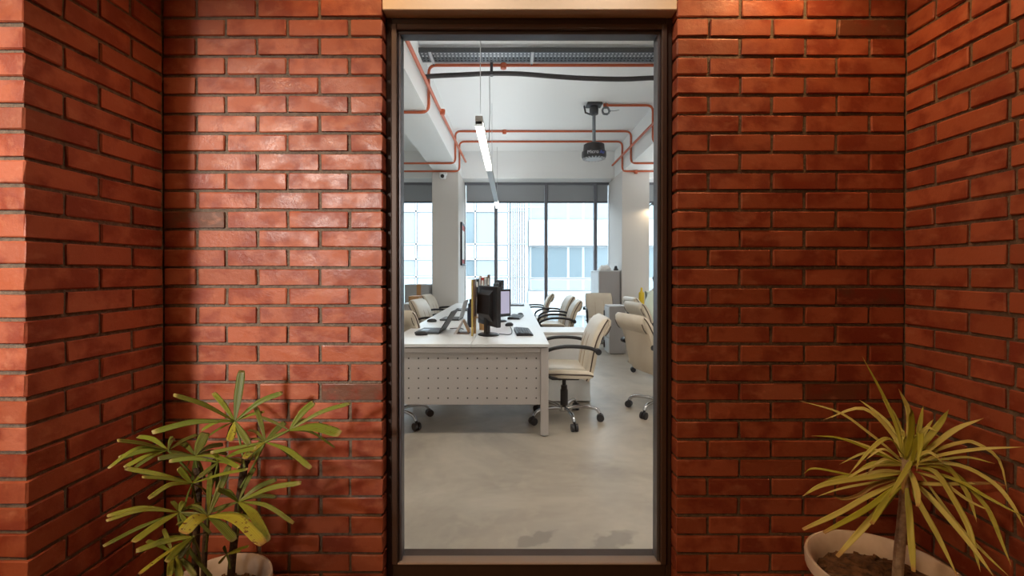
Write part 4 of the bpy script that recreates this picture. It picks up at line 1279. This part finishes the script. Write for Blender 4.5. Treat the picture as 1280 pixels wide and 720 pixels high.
HUBS = [  # hub, depth, petiole root, [(tip, width, tip depth, material, sag)]
    ((293, 527), 1.55, (305, 585), [((302,463),16,1.58,'D',0),((216,494),12,1.42,'R',-4),((266,491),10,1.60,'R',-2),((353,491),10,1.62,'R',-6),((189,541),12,1.38,'R',-6),((286,552),14,1.48,'Y',2),((311,556),12,1.50,'D',0),((330,515),6,1.6,'R',-2)]),
    ((331,553), 1.52, (300,610), [((388,586),11,1.42,'R',-6),((356,528),11,1.58,'D',-2),((304,574),12,1.42,'Y',-2),((319,509),10,1.60,'D',-4),((367,575),5,1.6,'R',-4),((262,566),7,1.45,'R',0)]),
    ((361,538), 1.50, (331,553), [((392,503),13,1.56,'R',-4),((438,504),8,1.58,'R',-5),((425,543),19,1.40,'R',-6),((400,535),6,1.6,'R',-2),((418,560),5,1.62,'R',-8)]),
    ((209,563), 1.45, (245,600), [((145,551),9,1.32,'R',-2),((171,546),10,1.5,'R',-5),((134,586),7,1.30,'R',-14),((154,585),10,1.36,'R',-3),((147,573),10,1.36,'R',-4),((233,553),7,1.52,'D',-2),((240,572),9,1.5,'D',0)]),
    ((243,570), 1.48, (246,600), [((256,541),19,1.55,'D',0),((222,554),10,1.55,'D',-4),((196,574),10,1.4,'D',-2),((292,580),8,1.4,'R',-4),((278,556),9,1.58,'D',-4)]),
    ((272,578), 1.46, (260,620), [((264,568),12,1.36,'Y',-4),((320,560),9,1.42,'R',-3),((210,577),9,1.40,'R',-4),((298,585),9,1.36,'R',-3),((248,597),9,1.4,'D',0)]),
    ((239,605), 1.44, (246,650), [((155,586),9,1.34,'R',-2),((176,597),8,1.34,'R',-2),((184,624),9,1.30,'R',-8),((222,585),11,1.42,'R',0),((309,587),8,1.38,'R',-2),((262,589),7,1.5,'R',-2),((173,591),7,1.38,'D',-2)]),
    ((223,641), 1.38, (245,690), [((132,646),9,1.26,'R',-8),((131,652),8,1.24,'R',-8),((127,684),7,1.22,'R',-3),((165,679),15,1.22,'R',-2),((229,628),11,1.42,'R',-3),((214,627),8,1.45,'D',-1),((233,656),9,1.36,'R',0)]),
    ((259,646), 1.36, (256,690), [((227,668),26,1.26,'Y',-6),((328,682),22,1.22,'Y',-14),((292,677),17,1.28,'D',-3),((286,582),13,1.46,'D',0),((262,590),10,1.5,'D',0)]),
    ((297,628), 1.44, (296,670), [((334,678),17,1.28,'R',-9),((366,655),9,1.40,'R',-9),((376,604),10,1.42,'R',-5),((345,600),10,1.50,'D',-4),((270,612),9,1.38,'R',-2),((262,640),9,1.40,'D',0),((318,585),8,1.52,'D',-2),((345,622),9,1.48,'D',-4)]),
    ((240,672), 1.34, (250,705), [((168,690),11,1.26,'R',-3),((172,719),9,1.18,'Y',-2),((206,704),13,1.24,'R',-2),((222,700),10,1.28,'D',0)]),
    ((214,692), 1.32, (244,712), [((224,724),14,1.26,'R',-2),((203,662),8,1.36,'R',0),((210,722),12,1.24,'R',-1),((243,722),10,1.28,'D',-3)]),
    ((282,694), 1.52, (286,712), [((278,684),6,1.5,'D',0),((310,684),6,1.5,'R',-1),((300,690),5,1.46,'Y',0),((272,706),5,1.45,'R',0)]),
]
rp = random.Random(11)
for hub, d, root, segs in HUBS[:-1]:            # finer blades filling each fan behind the large ones
    for k in range(4):
        a = rp.uniform(0, 2 * math.pi); ln = rp.uniform(26, 58)
        segs.append(((hub[0] + ln * math.cos(a), hub[1] + ln * .55 * math.sin(a) + 4), rp.uniform(5, 9), min(1.62, d + rp.uniform(.0, .12)), rp.choice('DDR'), -rp.uniform(1, 6)))
for hub, d, root, segs in HUBS:
    stem([root, ((hub[0]+root[0])/2 + 1, (hub[1]+root[1])/2), hub], 1.52, .0035, 'petiole', 'petiole', d1=d)
    for tip, w, d1, k, sag in segs:
        mid = ((hub[0] + tip[0]) / 2, (hub[1] + tip[1]) / 2 + sag)
        leaf(lp, [hub, mid, tip], d, d1, w * .62, {'R': LEAF_R, 'D': LEAF_DK, 'Y': LEAF_Y}[k], SEG, .22, side_hint=Vector((random.uniform(-.6, .6), 0, random.uniform(-.4, .6))))
